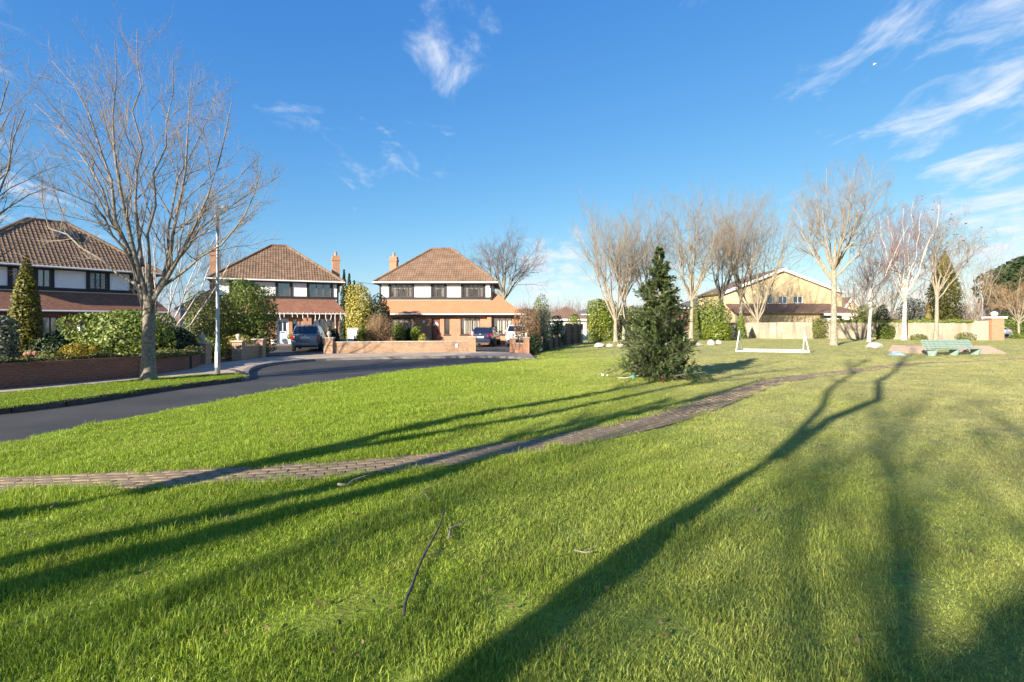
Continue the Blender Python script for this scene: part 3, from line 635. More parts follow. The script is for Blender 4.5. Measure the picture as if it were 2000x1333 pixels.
H1, R1, g1 = house('shaded half-timbered house at left with skylight and dark brown pent roof', tuple(o1), rot1, 9.6, 7.6, ups1, lows1, None, dict(brick='brick_dark', pent='pent_brown', tile='tile_lichen', rise=3.3, single=True))
# skylight on its front slope
half = (7.6 + .84) / 2; slp = math.atan2(3.3, half); sx = on1(127, half * .62); sy = -.42 + half * .70; sz = 5.15 + 3.3 * .70
sk = MB().box(-.62, .62, -.5, .5, .05, .16).build('skylight', M['frame_grey'], R1); sk.location = (sx, sy, sz); sk.rotation_euler = (slp, 0, 0)
MB().box(-.54, .54, -.42, .42, .161, .17).build('skylight_pane', M['carglass'], sk)

# neighbours further off
def simple_house(label, name, loc, rotz, w, d, ev, rise, wm, rm, gable=False, wins=()):
    h = thing(name, label, 'house', (*loc, 0), rotz); wl = MB(); wall_open(wl, 0, w, 0, ev, 0, .25, [(a, b, c, e) for a, b, c, e in wins]); wl.box(0, .25, .25, d, 0, ev).box(w - .25, w, .25, d, 0, ev).box(.25, w - .25, d - .25, d, 0, ev)
    if gable: wl.add([(0, 0, ev), (w, 0, ev), (w / 2, 0, ev + rise), (0, .25, ev), (w, .25, ev), (w / 2, .25, ev + rise)], [(0, 1, 2), (5, 4, 3), (0, 2, 5, 3), (1, 4, 5, 2)])
    wl.build('wall', M[wm], h)
    ov = .35
    if gable:
        rf = MB()
        for s in (-1, 1):
            xo = w / 2 + s * (w / 2 + ov); zo = ev - ov * rise / (w / 2)
            rf.add([(w / 2, -ov, ev + rise + .12), (xo, -ov, zo + .12), (xo, d + ov, zo + .12), (w / 2, d + ov, ev + rise + .12), (w / 2, -ov, ev + rise - .02), (xo, -ov, zo - .02), (xo, d + ov, zo - .02), (w / 2, d + ov, ev + rise - .02)], [(0, 1, 2, 3), (7, 6, 5, 4), (0, 4, 5, 1), (3, 2, 6, 7), (1, 5, 6, 2)])
        r = rf.build('roof', M[rm], h)
        for s in (-1, 1):
            xo = w / 2 + s * (w / 2 + ov); zo = ev - ov * rise / (w / 2); MB().bar((w / 2, -ov - .03, ev + rise - .05), (xo, -ov - .03, zo - .05), .05, .34).build('bargeboard', M['white_paint'], r)
    else:
        x0, x1, y0, y1 = -ov, w + ov, -ov, d + ov; hf = min(x1 - x0, y1 - y0) / 2
        q = [(x0, y0, ev), (x1, y0, ev), (x1, y1, ev), (x0, y1, ev)] + ([(x0 + hf, (y0 + y1) / 2, ev + rise), (x1 - hf, (y0 + y1) / 2, ev + rise)] if x1 - x0 > y1 - y0 else [((x0 + x1) / 2, y0 + hf, ev + rise), ((x0 + x1) / 2, y1 - hf, ev + rise)])
        ff = [(3, 2, 1, 0), (0, 1, 5, 4), (1, 2, 5), (2, 3, 4, 5), (3, 0, 4)] if x1 - x0 > y1 - y0 else [(3, 2, 1, 0), (0, 1, 4), (1, 2, 5, 4), (2, 3, 5), (3, 0, 4, 5)]
        r = MB().add(q, ff).build('roof', M[rm], h)
        MB().box(x0, x1, y0 - .04, y0 - .003, ev - .18, ev + .01).build('fascia', M['white_paint'], r)
    for a, b, c, e in wins: window(h, a, b, c, e, 0, 2 if b - a > .8 else 1, M['white_paint'], 0, 'none')
    return h, r
M['pantile'] = brickmat('pantile_far', (.20, .125, .085), (.155, .095, .065), (.08, .045, .03), w=.3, h=.33, mw=.03, dirt=.3)
yh, yr = simple_house('wide yellow brick gable house behind the boundary wall', 'gable_house', (AT(1412, 66), 66), R(-2), 15.0, 10, 5.75, 2.95, 'brick_yellow', 'pantile', True,
    [(5.6, 6.35, 4.3, 5.2), (7.05, 8.15, 4.3, 5.25), (8.9, 10.1, 4.35, 5.25)])
rf = MB(); rf.add([(.3, -3.2, 3.1), (15.6, -3.2, 3.1), (13.2, -.02, 4.3), (.3, -.02, 4.3), (.3, -3.2, 3.0), (15.6, -3.2, 3.0), (13.2, -.02, 4.2), (.3, -.02, 4.2)], [(0, 1, 2, 3), (7, 6, 5, 4), (0, 4, 5, 1), (1, 5, 6, 2)])
rf.build('lean_to_roof', M['pantile'], yh); MB().box(.6, 10.8, -2.6, -2.35, 0, 3.02).build('lean_to_wall', M['brick_yellow'], yh); MB().box(11.0, 15.3, -3.25, -3.1, 2.75, 3.0).build('lean_to_fascia', M['white_paint'], yh); MB().box(11, 15, -2.6, -2.4, 0, 2.4).build('garage_door', M['white_paint'], yh)
chim = MB().box(9.3, 10.1, 4, 4.8, 7.5, 8.95).build('chimney', M['brick_dark'], yr); MB().lathe([(.14, 0), (.14, .3), (.11, .45), (.2, .47), (.2, .52)], (9.7, 4.4, 8.95), 8).build('chimney_pot', M['slate'], chim)
simple_house('small far yellow brick house with steep gable beside the wide gable house', 'gable_house', (AT(1641, 85), 85), 0, 3.6, 7, 3.6, 2.4, 'brick_yellow', 'pantile', True)
simple_house('low bungalow with brown hipped roof seen past the fence', 'bungalow', (AT(1078, 62), 62), R(4), 4.2, 5, 2.3, 1.6, 'render_white', 'pantile', False, [(.5, 1.4, 1.0, 2.0)])
simple_house('far grey roofed house behind the laurel hedge', 'far_house', (AT(1330, 95), 95), 0, 8.5, 8, 4.6, 1.9, 'brick_dark', 'slate')
simple_house('far dark roofed house between the bungalow and the trees', 'far_house', (AT(1120, 100), 100), 0, 9, 8, 3.5, 1.4, 'brick_dark', 'slate')
simple_house('white rendered house with grey roof between the left and middle houses', 'rendered_house', (AT(352, 40), 40), R(30), 4.4, 6, 3.0, 1.8, 'render_white', 'slate', False, [(1.2, 2.2, 1.0, 2.1)])

# ------------------------------------------------------------------ garden walls, pillars, fence
def finial(par, z, r=.15): MB().lathe([(.05, 0), (.06, .04), (.05, .06), (r * .75, .10), (r, .10 + r * .75), (r * .8, .10 + r * 1.4), (.03, .10 + r * 1.85)], (0, 0, z), 12).build('ball', M['cap'], par, smooth=True)
def pillar(label, px, base, w, h, mat='brick_wall', ball=True, z=.1, d=None, rot=0.2):
    x, y = P(px, base, z); o = thing('gate_pillar', label, 'pillar', (x, y, z - .02), rot)
    MB().box(-w / 2, w / 2, -w / 2, w / 2, 0, h).build('shaft', M[mat], o)
    MB().box(-w / 2 - .05, w / 2 + .05, -w / 2 - .05, w / 2 + .05, h, h + .08).build('cap', M['cap'], o, bevel=.015)
    if ball: finial(o, h + .08, w * .27)
    return x, y
def wall_run(label, pts, h, th=.23, mat='brick_wall', cope='cap', z=.08):
    a, b = np.array(pts[0]), np.array(pts[1]); u = b - a; ln = np.linalg.norm(u); o = thing('garden_wall', label, 'wall', (*a, z), math.atan2(u[1], u[0]))
    MB().box(0, ln, -th / 2, th / 2, 0, h).build('masonry', M[mat], o)
    if cope: MB().box(0, ln, -th / 2 - .03, th / 2 + .03, h, h + .06).build('coping', M[cope], o)
    return o
pA = pillar('brick pillar with ball finial where the shaded garden wall ends', 395, 711, .52, .88, rot=.1)
pB = pillar('brick gate pillar with ball finial beside the open iron gate', 466, 703.5, .45, .88, rot=.15)
pC = pillar('brick pillar without finial left of the silver car', 506, 698, .5, .9, ball=False, rot=.15)
pD = pillar('brick pillar with finial right of the silver car', 643, 690.5, .5, .88, rot=.1)
pE = pillar('sunlit brick pillar with ball finial left of the navy car', 923, 687, .42, .88, mat='brick', rot=0)
pF = pillar('sunlit brick pillar with ball finial in front of the white car', 1001.5, 688.5, .36, .82, mat='brick', rot=0)
pG = pillar('sunlit brick pillar with ball finial at the foot of the clipped hedge', 1028, 690, .34, .88, mat='brick', rot=0)
wall_run('short low brick wall joining two pillars beside the silver car drive', (pB, pC), .62)
wall_run('long low sunlit brick wall in front of the two facing houses', (pD, pE), .64, mat='brick_wall')
wall_run('short sunlit brick wall between two pillars beside the white car', (pF, pG), .55, mat='brick')
np_ = tag(MB().box(-.08, .08, -.012, .0, -.11, .11).build('name_plate', M['leaf_yellow'] if False else M['curtain'], bevel=.004), 'small cream plate fixed to the long low brick wall', 'plate')
q = np.array(pD) + (np.array(pE) - np.array(pD)) * .885; np_.location = (q[0], q[1] - .13, .48)
# near wall, brick by brick
def brick_wall_near():
    o = thing('garden_wall', 'dark brick garden wall behind the grass verge, topped with ivy', 'wall', (0, 0, .06)); H = .66
    bme = bpy.data.meshes.new('brick'); bb = MB().box(-.1065, .1065, -.02, .02, -.032, .032); bme.from_pydata(bb.v, [], bb.f); bm = bmesh.new(); bm.from_mesh(bme); bmesh.ops.bevel(bm, geom=list(bm.edges), offset=.004, segments=1, affect='EDGES'); bmesh.ops.recalc_face_normals(bm, faces=bm.faces); bm.to_mesh(bme); bm.free(); bme.materials.append(M['brick_piece'])
    items = []; pts = [np.array(p) for p in W1[:4]] + [np.array(pA)]
    pts[0] = pts[1] + (pts[0] - pts[1]) * .55
    core = MB()
    for a, b in zip(pts[:-1], pts[1:]):
        u = (b - a) / np.linalg.norm(b - a); ln = np.linalg.norm(b - a); n = np.array([-u[1], u[0]]); c = (a + b) / 2 + n * .11; rz = math.atan2(u[1], u[0])
        k = MB().box(-ln / 2 - .02, ln / 2 + .02, -.1, .1, 0, H); m = Matrix.Translation((*c, 0)) @ Matrix.Rotation(rz, 4, 'Z'); core.add([m @ Vector(p) for p in k.v], k.f)
        for r in range(8):
            s = (r % 2) * .1125
            while s < ln:
                p = a + u * s + n * .024; items.append((p[0], p[1], .04 + r * .075 + .035, rz)); s += .225
    core.build('mortar', M['mortar'], o, uv=False)
    items.sort(key=lambda i: i[0] ** 2 + i[1] ** 2); rest = MB(); co = [q.co.copy() for q in bme.vertices]; fa = [tuple(p.vertices) for p in bme.polygons]
    for k, (x, y, z, rz) in enumerate(items):
        dep = random.uniform(-.004, .006); x -= math.sin(rz) * (-dep) ; y += math.cos(rz) * (-dep)
        if k < 300 and abs(x) < y * 1.02:
            t = bpy.data.objects.new('brick', bme); COL.objects.link(t); t.parent = o; t.location = (x, y, z); t.rotation_euler = (0, random.uniform(-.01, .01), rz)
        else:
            m = Matrix.Translation((x, y, z)) @ Matrix.Rotation(rz, 4, 'Z'); rest.add([m @ p for p in co], fa)
    if rest.v: rr = rest.build('brick_course', M['brick_piece'], o, uv=False); rr['kind'] = 'stuff'
    cp = MB()
    for a, b in zip(pts[:-1], pts[1:]):
        u = (b - a) / np.linalg.norm(b - a); n = np.array([-u[1], u[0]]); cp.bar((*(a + n * .1), H + .03), (*(b + n * .1), H + .03), .26, .06)
    cp.build('coping', M['brick_piece'], o, uv=False)
    dp = MB().box(-.05, .05, -.03, 0, 0, .5).build('weep_slot', M['iron'], o); dp.location = (*(pts[3] * .96 + pts[2] * .04 - np.array((0.0, .03))), .06); dp.rotation_euler = (0, 0, rot1)
brick_wall_near()
# iron gate swung open
gt = thing('iron_gate', 'open black wrought iron garden gate beside a brick pillar', 'gate', (pB[0] - .3, pB[1] + .05, .1), R(75))
gf = MB().bar((0, 0, .08), (.85, 0, .08), .03).bar((0, 0, .82), (.85, 0, .82), .03).bar((0, 0, .05), (0, 0, .95), .035).bar((.85, 0, .05), (.85, 0, .9), .035).build('gate_frame', M['iron'], gt, uv=False)
for k in range(1, 8): MB().bar((.85 * k / 8, 0, .08), (.85 * k / 8, 0, .82 + .06 * math.sin(math.pi * k / 8)), .016).build('gate_bar', M['iron'], gt, uv=False)
# timber fence running back from the drive
def fence():
    o = thing('timber_fence', 'weathered dark timber fence running back beside the lawn', 'fence', (0, 0, .1)); a, b, c = np.array([1.75, 31.4]), np.array([4.1, 39.5]), np.array([6.2, 44.7])
    for p, q, h in ((a, b, .85), (b, c, 1.68)):
        u = q - p; ln = np.linalg.norm(u); n = int(ln / .16); rz = math.atan2(u[1], u[0])
        for k in range(n):
            s = p + u * (k + .5) / n; bd = MB().box(-.075, .075, -.012, .012, .02, h + random.uniform(-.015, .015)).build('board', M['fence_wood'], o); bd.location = (*s, 0); bd.rotation_euler = (0, 0, rz)
        for k in range(int(ln / 1.9) + 1):
            s = p + u * min(1, k * 1.9 / ln); ps = MB().box(-.06, .06, -.06, .06, 0, h + .08).build('post', M['fence_wood'], o); ps.location = (s[0] + .08, s[1], 0)
fence()
# boundary wall at the back of the green
def back_wall():
    A = P(1380, 659, .3); B = (AT(1930, 45.5), 45.5); A = (AT(1375, 53), 53); u = np.array(B) - np.array(A); ln = np.linalg.norm(u)
    o = thing('boundary_wall', 'long stained rendered boundary wall behind the bare trees', 'wall', (*A, .1), math.atan2(u[1], u[0]))
    n = int(ln / 3.0)
    for k in range(n):
        a, b = ln * k / n, ln * (k + 1) / n - .02; h = 1.92 + random.uniform(-.03, .03) - (.12 if k < n * .4 else 0)
        MB().box(a, b, -.11, .11, 0, h).build('wall_panel', M['wall_render'], o)
    px, py = B; p = thing('brick_pillar', 'tall brick pillar with white cap and ball at the end of the boundary wall', 'pillar', (px + .55, py, .1), -.1)
    MB().box(-.5, .5, -.4, .4, 0, 2.15).build('shaft', M['brick'], p); MB().box(-.66, .66, -.55, .55, 2.15, 2.3).build('cap', M['white_paint'], p, bevel=.02); MB().lathe([(.1, 0), (.12, .05), (.22, .12), (.27, .24), (.22, .38), (.05, .48)], (0, 0, 2.3), 12).build('ball', M['white_paint'], p, smooth=True)
    return o
back_wall()
tr = thing('trellis', 'thin lattice trellis standing above the boundary wall before the gable house', 'trellis', (AT(1442, 53.5), 53.6, 1.9))
tb = MB()
for k in range(34):
    tb.bar((k * .26, 0, 0), (k * .26 + .45, 0, .7), .02).bar((k * .26 + .45, .02, 0), (k * .26, .02, .7), .02)
tb.build('lattice', M['fence_wood'], tr, uv=False); MB().bar((0, 0, .7), (9.2, 0, .7), .03).bar((0, 0, .02), (9.2, 0, .02), .03).build('rail', M['fence_wood'], tr, uv=False)

# ------------------------------------------------------------------ bare trees
def tubes(levels, k):
    V = []; F = []; base = 0
    for (Pn, Rn), kk in zip(levels, k):
        B, n, _ = Pn.shape
        if B == 0: continue
        T = np.gradient(Pn, axis=1); T /= np.linalg.norm(T, axis=2, keepdims=True) + 1e-9
        ref = np.where(np.abs(T[..., 2:3]) < .9, np.array([0, 0, 1.0]), np.array([1.0, 0, 0])); a = np.cross(T, ref); a /= np.linalg.norm(a, axis=2, keepdims=True) + 1e-9; b = np.cross(T, a)
        th = np.arange(kk) * 2 * np.pi / kk; ring = Pn[:, :, None] + Rn[:, :, None, None] * (a[:, :, None] * np.cos(th)[None, None, :, None] + b[:, :, None] * np.sin(th)[None, None, :, None])
        V.append(ring.reshape(-1, 3)); i = (np.arange(B)[:, None, None] * n + np.arange(n - 1)[None, :, None]) * kk; j = np.arange(kk)[None, None]; j2 = (j + 1) % kk
        F.append(np.stack([i + j, i + j2, i + kk + j2, i + kk + j], -1).reshape(-1, 4) + base); base += B * n * kk
    return np.concatenate(V), F
def resample(pts, n):
    pts = np.asarray(pts, float); t = np.concatenate([[0], np.cumsum(np.linalg.norm(np.diff(pts, axis=0), axis=1))]); s = np.linspace(0, t[-1], n)
    return np.stack([np.interp(s, t, pts[:, i]) for i in range(3)], 1)
def spawn(rg, Pn, Rn, nc, t0, t1, ang, lr, rr, n, wander, up, lmin=0.0, jl=.35, rfloor=.004):
    """children of every branch at once"""
    B, m, _ = Pn.shape; ln = np.linalg.norm(np.diff(Pn, axis=1), axis=2).sum(1); idx = np.repeat(np.arange(B), nc); C = len(idx)
    t = t0 + (t1 - t0) * ((np.tile(np.arange(nc), B) + rg.random(C)) / nc); f = t * (m - 1); i = np.minimum(f.astype(int), m - 2); w = (f - i)[:, None]
    p = Pn[idx, i] * (1 - w) + Pn[idx, i + 1] * w; r = Rn[idx, i] * (1 - w[:, 0]) + Rn[idx, i + 1] * w[:, 0]; T = Pn[idx, i + 1] - Pn[idx, i]; T /= np.linalg.norm(T, axis=1, keepdims=True) + 1e-9
    q = rg.normal(size=(C, 3)); q -= (q * T).sum(1, keepdims=True) * T; q /= np.linalg.norm(q, axis=1, keepdims=True); a = np.radians(ang + rg.normal(size=C) * ang * .25)[:, None]
    d = T * np.cos(a) + q * np.sin(a); d[:, 2] += up * .4; d /= np.linalg.norm(d, axis=1, keepdims=True)
    L = np.maximum(ln[idx] * lr * (1.15 - .65 * t) * (1 + jl * (rg.random(C) * 2 - 1)), lmin); st = (L / (n - 1))[:, None]; pts = [p]; dd = d
    for k in range(n - 1):
        dd = dd + rg.normal(size=(C, 3)) * wander; dd[:, 2] += up * .22; dd = dd / np.linalg.norm(dd, axis=1, keepdims=True); pts.append(pts[-1] + dd * st)
    r0 = np.minimum(r * .8, np.maximum(r * rr, rfloor)); tp = np.linspace(1, .35, n)[None]
    return np.stack(pts, 1), r0[:, None] * tp
def tree(name, label, base, limbs, trunk_mat, twig_mat, seed, trunk=None, counts=(7, 7, 6), ang=(42, 42, 40), lr=(.5, .5, .5), up=.35, group='bare winter trees', wander=.12, rfloor=.006, n1=9, leaves=None, t0=.22):
    """limbs: list of (points, r0, r1); trunk the same; all relative to base"""
    rg = np.random.default_rng(seed); o = thing(name, label, 'tree', base, 0, group); tl = []
    if trunk: tl.append((resample(trunk[0], 10)[None], np.linspace(trunk[1], trunk[2], 10)[None] * np.concatenate([[1.35, 1.1], np.ones(5), [.85, .6, .25]])[None]))
    LP = np.stack([resample(l[0], n1) for l in limbs]); LP[:, 2:] += rg.normal(size=LP[:, 2:].shape) * .010 * np.linalg.norm(LP[:, -1] - LP[:, 0], axis=1)[:, None, None]
    LR = np.stack([l[2] + (l[1] - l[2]) * (1 - np.linspace(0, 1, n1)) ** 1.35 for l in limbs])
    c1 = spawn(rg, LP, LR, counts[0], t0, .98, ang[0], lr[0], .5, 6, wander, up, rfloor=rfloor)
    v, f = tubes(tl + [(LP, LR)], ([10] if tl else []) + [7]); me = bpy.data.meshes.new('trunk'); set_mesh(me, v, f); link('trunk', me, trunk_mat, o, True)
    c2_ = spawn(rg, *c1, counts[1], .15, 1, ang[1], lr[1], .55, 5, wander * 1.2, up, rfloor=rfloor)
    lv = [c1, c2_]; ks = [4, 3]
    if counts[2]: c3 = spawn(rg, *c2_, counts[2], .15, 1, ang[2], lr[2], .6, 3, wander * 1.5, up, lmin=.12, rfloor=rfloor); lv.append(c3); ks.append(3)
    v, f = tubes(lv, ks); me = bpy.data.meshes.new('crown'); set_mesh(me, v, f); link('crown', me, twig_mat, o, True)
    if leaves:
        ends = lv[-1][0][:, -1]; sel = ends[rg.random(len(ends)) < leaves[1]]; lm = leaf_mesh(sel, rg.normal(size=sel.shape), leaves[2], rg); link('leaves', lm, leaves[0], o)
    return o
def leaf_mesh(pos, nrm, size, rg, aspect=.55, name='foliage'):
    n = len(pos); nrm = nrm / (np.linalg.norm(nrm, axis=1, keepdims=True) + 1e-9); q = rg.normal(size=(n, 3)); a = np.cross(nrm, q); a /= np.linalg.norm(a, axis=1, keepdims=True) + 1e-9; b = np.cross(nrm, a)
    s = (size * (.6 + .8 * rg.random(n)))[:, None]; a = a * s; b = b * s * aspect
    v = np.stack([pos - a, pos - a * .1 + b + nrm * s * .12, pos + a, pos - a * .1 - b + nrm * s * .12], 1).reshape(-1, 3); f = np.arange(4 * n).reshape(-1, 4)
    me = bpy.data.meshes.new(name); set_mesh(me, v, [f]); return me
def auto_limbs(rg, n, fork, top, spread, r, lean=(0, 0), low=.8):
    L = []
    for k in range(n):
        a = 2 * math.pi * (k + rg.random() * .7) / n; sp = spread * (.5 + .5 * rg.random()); z0 = fork * (low + (1 - low) * rg.random()) - .1 + .3 * rg.random(); zt = top * (.72 + .28 * rg.random()); m = []; ex = .6 + .6 * rg.random()
        for t in np.linspace(0, 1, 6):
            rr = sp * t ** ex; m.append((lean[0] * t + rr * math.cos(a) + rg.normal() * .12 * t * spread * .3, lean[1] * t + rr * math.sin(a), z0 + (zt - z0) * t ** 1.05))
        L.append((m, r * (.36 + .2 * rg.random()), .010))
    return L
def std_tree(name, label, px, base, top, halfw, seed, bark, twig, fork=.3, n=7, r=.16, z=.3, d=None, lean=0, group='bare winter trees', counts=(11, 8, 5), up=.4, ang=(38, 40, 40), lr=(.40, .5, .55), rfloor=.009, leaves=None, low=.8, wander=.12):
    if d is None: x, y = P(px, base, z)
    else: x, y = AT(px, d), d
    h = ZAT(top, y) - z; sp = halfw * y / FPX; rg = np.random.default_rng(seed); fk = h * fork
    return tree(name, label, (x, y, z - .05), auto_limbs(rg, n + 3, fk, h * .97, sp, r * .92, (lean, 0), low), M[bark], M[twig], seed, ([(0, 0, 0), (lean * .05, 0, fk * .5), (lean * .12 + rg.normal() * .05, 0, fk), (lean * .25, 0, fk * 1.35)], r, r * .62), counts, tuple(a * (.85 + .4 * rg.random()) for a in ang), lr, up * (.5 + .8 * rg.random()), group, wander * (.9 + .6 * rg.random()), rfloor, leaves=leaves)

# big street tree on the verge: limbs follow the photograph
HD = 15.45; hx, hy = P(290, 745, .12); HD = hy
def px_limb(pts, d, depth, x0, y0, z0):
    out = []
    for i, (px, py) in enumerate(pts):
        t = i / (len(pts) - 1); dd = d + depth * t; out.append((AT(px, dd) - x0, dd - y0, ZAT(py, dd) - z0))
    return out
hl = [([(290, 640), (286, 600), (240, 480), (215, 360), (195, 270), (150, 180), (98, 112)], .9), ([(290, 640), (288, 590), (278, 545), (266, 462), (256, 385), (220, 304), (214, 234), (220, 146), (228, 78)], -.6),
      ([(290, 640), (292, 590), (316, 550), (345, 486), (351, 410), (357, 328), (372, 234), (372, 155)], .8), ([(290, 640), (296, 590), (312, 562), (351, 498), (386, 433), (410, 375), (424, 320), (450, 205)], -1.0),
      ([(325, 545), (345, 509), (398, 445), (433, 410), (498, 375), (545, 345)], 1.2), ([(278, 520), (270, 457), (275, 351), (266, 263), (266, 146), (269, 62)], 1.6),
      ([(270, 545), (258, 509), (222, 457), (193, 410), (140, 380), (72, 345)], -1.2), ([(290, 560), (293, 486), (304, 351), (328, 234), (342, 120)], -1.5),
      ([(255, 500), (234, 457), (176, 328), (117, 246), (70, 205)], 1.8), ([(318, 545), (335, 470), (330, 400), (400, 260), (420, 180)], 2.2), ([(300, 570), (380, 520), (430, 470), (480, 430), (520, 330)], -1.9), ([(275, 560), (200, 520), (150, 470), (95, 440), (60, 300)], 1.5)]
HB = (hx, hy, .1)
limbs = [(px_limb(p, HD, dp, *HB), (.086 if i < 4 else .052), .009) for i, (p, dp) in enumerate(hl)]
tree('street_tree', 'large bare street tree on the grass verge beside the lamp post', HB, limbs, M['bark'], M['twig'], 11, ([(0, 0, 0), (0, 0, 1.2), (.02, 0, 2.2), (.03, 0, 3.3)], .195, .15), (15, 9, 5), (40, 42, 42), (.30, .42, .48), .38, wander=.09, rfloor=.0055)
# tree at the left edge, trunk outside the picture
std_tree('street_tree', 'bare tree reaching in from the left edge of the picture', -120, 775, 110, 175, 23, 'bark', 'twig', fork=.22, n=9, r=.17, z=.12, counts=(9, 7, 5), lr=(.42, .46, .45), rfloor=.0045, low=.7)
# pale birch behind the verge tree
std_tree('birch_tree', 'white stemmed birch with spreading branches behind the green shrub', 318, 700, 400, 130, 31, 'birch', 'twig_purple', fork=.14, n=9, r=.09, d=24, z=.1, lean=1.2, counts=(7, 6, 5), rfloor=.004)
# trees round the green
std_tree('parkland_tree', 'twin stemmed bare tree left of the fir', 1203, 667, 405, 85, 41, 'bark_pale', 'twig_pale', fork=.16, n=6, r=.19, lean=-.8, rfloor=.009)
std_tree('parkland_tree', 'straight pale bare tree just left of the fir', 1219, 665.5, 400, 62, 42, 'bark_pale', 'twig_pale', fork=.33, n=6, r=.17, lean=.4, rfloor=.009)
std_tree('parkland_tree', 'bare tree directly behind the fir top', 1264, 664, 392, 66, 43, 'bark_pale', 'twig_pale', fork=.3, n=7, r=.17, rfloor=.009)
std_tree('parkland_tree', 'slender pale bare tree just right of the fir', 1350, 665, 372, 58, 44, 'bark_pale', 'twig_pale', fork=.3, n=7, r=.19, lean=.6, rfloor=.009)
std_tree('parkland_tree', 'reddish trunked bare tree leaning right above the laurel', 1408, 662, 385, 60, 45, 'bark', 'twig_pale', fork=.3, n=6, r=.2, lean=1.3, rfloor=.009)
std_tree('parkland_tree', 'ivy footed bare tree before the gable house left slope', 1447, 661, 365, 70, 46, 'bark_pale', 'twig_pale', fork=.28, n=7, r=.2, rfloor=.009)
std_tree('parkland_tree', 'many stemmed bare tree in front of the gable house wall', 1480, 661, 362, 100, 47, 'bark_pale', 'twig_pale', fork=.12, n=8, r=.2, lean=.5, rfloor=.009, counts=(8, 7, 5))
std_tree('parkland_tree', 'tallest bare tree with pale trunk right of the goal', 1628, 675, 300, 100, 48, 'bark_pale', 'twig_pale', fork=.42, n=8, r=.21, rfloor=.008, lean=.6)
std_tree('birch_tree', 'slim white birch beside the pale boulder', 1697, 668, 425, 46, 49, 'birch', 'twig_red', fork=.33, n=5, r=.13, lean=1.2, rfloor=.007)
std_tree('birch_tree', 'tall white birch with reddish twigs left of the bench', 1766, 665, 368, 68, 50, 'birch', 'twig_red', fork=.3, n=7, r=.19, rfloor=.009, counts=(8, 8, 6), lean=.4)
std_tree('parkland_tree', 'curved pale tree behind the bench keeping a few brown leaves', 1828, 665, 382, 75, 51, 'bark_pale', 'twig_pale', fork=.33, n=6, r=.18, rfloor=.008, lean=1.4, leaves=(M['dead_leaf'], .03, .09))
std_tree('oak_tree', 'large bare spreading tree behind the face-on house', 983, 640, 452, 82, 52, 'bark', 'twig_purple', fork=.42, n=9, r=.34, d=70, z=0, rfloor=.014, lr=(.5, .5, .5), up=.2)
std_tree('round_tree', 'small round headed bare tree at the right edge', 1990, 655, 520, 55, 53, 'bark_pale', 'twig_brown', fork=.28, n=9, r=.11, d=48, z=.1, counts=(9, 8, 6), rfloor=.008)
# trees and bare shrubs beyond the wall
for i, (px, base, top, hw, d, lab, bk, tw) in enumerate([
        (1672, 640, 505, 45, 62, 'bare purple brown tree behind the wall left of the slim birch', 'bark', 'twig_purple'), (1735, 640, 470, 60, 60, 'bare reddish tree behind the wall between the birches', 'bark', 'twig_purple'),
        (1800, 640, 500, 55, 64, 'bare reddish tree behind the wall left of the golden conifer', 'birch', 'twig_red'), (1890, 640, 575, 62, 54, 'domed purple bare shrub behind the wall left of the brick pillar', 'bark_pale', 'twig_purple'),
        (1905, 640, 470, 50, 70, 'pale bare tree above the domed purple shrub', 'bark_pale', 'twig_pale'), (1960, 640, 560, 60, 72, 'brown bare tree behind the round headed tree', 'bark', 'twig_purple'),
        (1590, 640, 560, 40, 80, 'low bare tree beyond the gable house', 'bark', 'twig_purple'), (1140, 640, 580, 45, 110, 'far bare tree over the bungalow roof', 'bark', 'twig_purple'), (1070, 640, 583, 35, 115, 'far bare tree beside the orange roof end', 'bark', 'twig_purple'),
        (1300, 640, 540, 60, 90, 'far bare tree behind the fir', 'bark', 'twig_purple'), (1395, 640, 560, 45, 100, 'far bare tree beside the grey roof', 'bark', 'twig_purple'), (445, 640, 465, 55, 46, 'thin bare tree behind the left chimney of the middle house', 'bark', 'twig_purple'), (1700, 640, 540, 60, 75, 'far bare thicket tree behind the slim birch', 'bark', 'twig_brown')]):
    std_tree('garden_tree', lab, px, base, top, hw, 70 + i, bk, tw, fork=.16, n=9, r=.13, d=d, z=0, counts=(6, 6, 4), rfloor=.015, group='bare trees beyond the green', low=.5, ang=(45, 45, 40), lr=(.45, .5, .5))

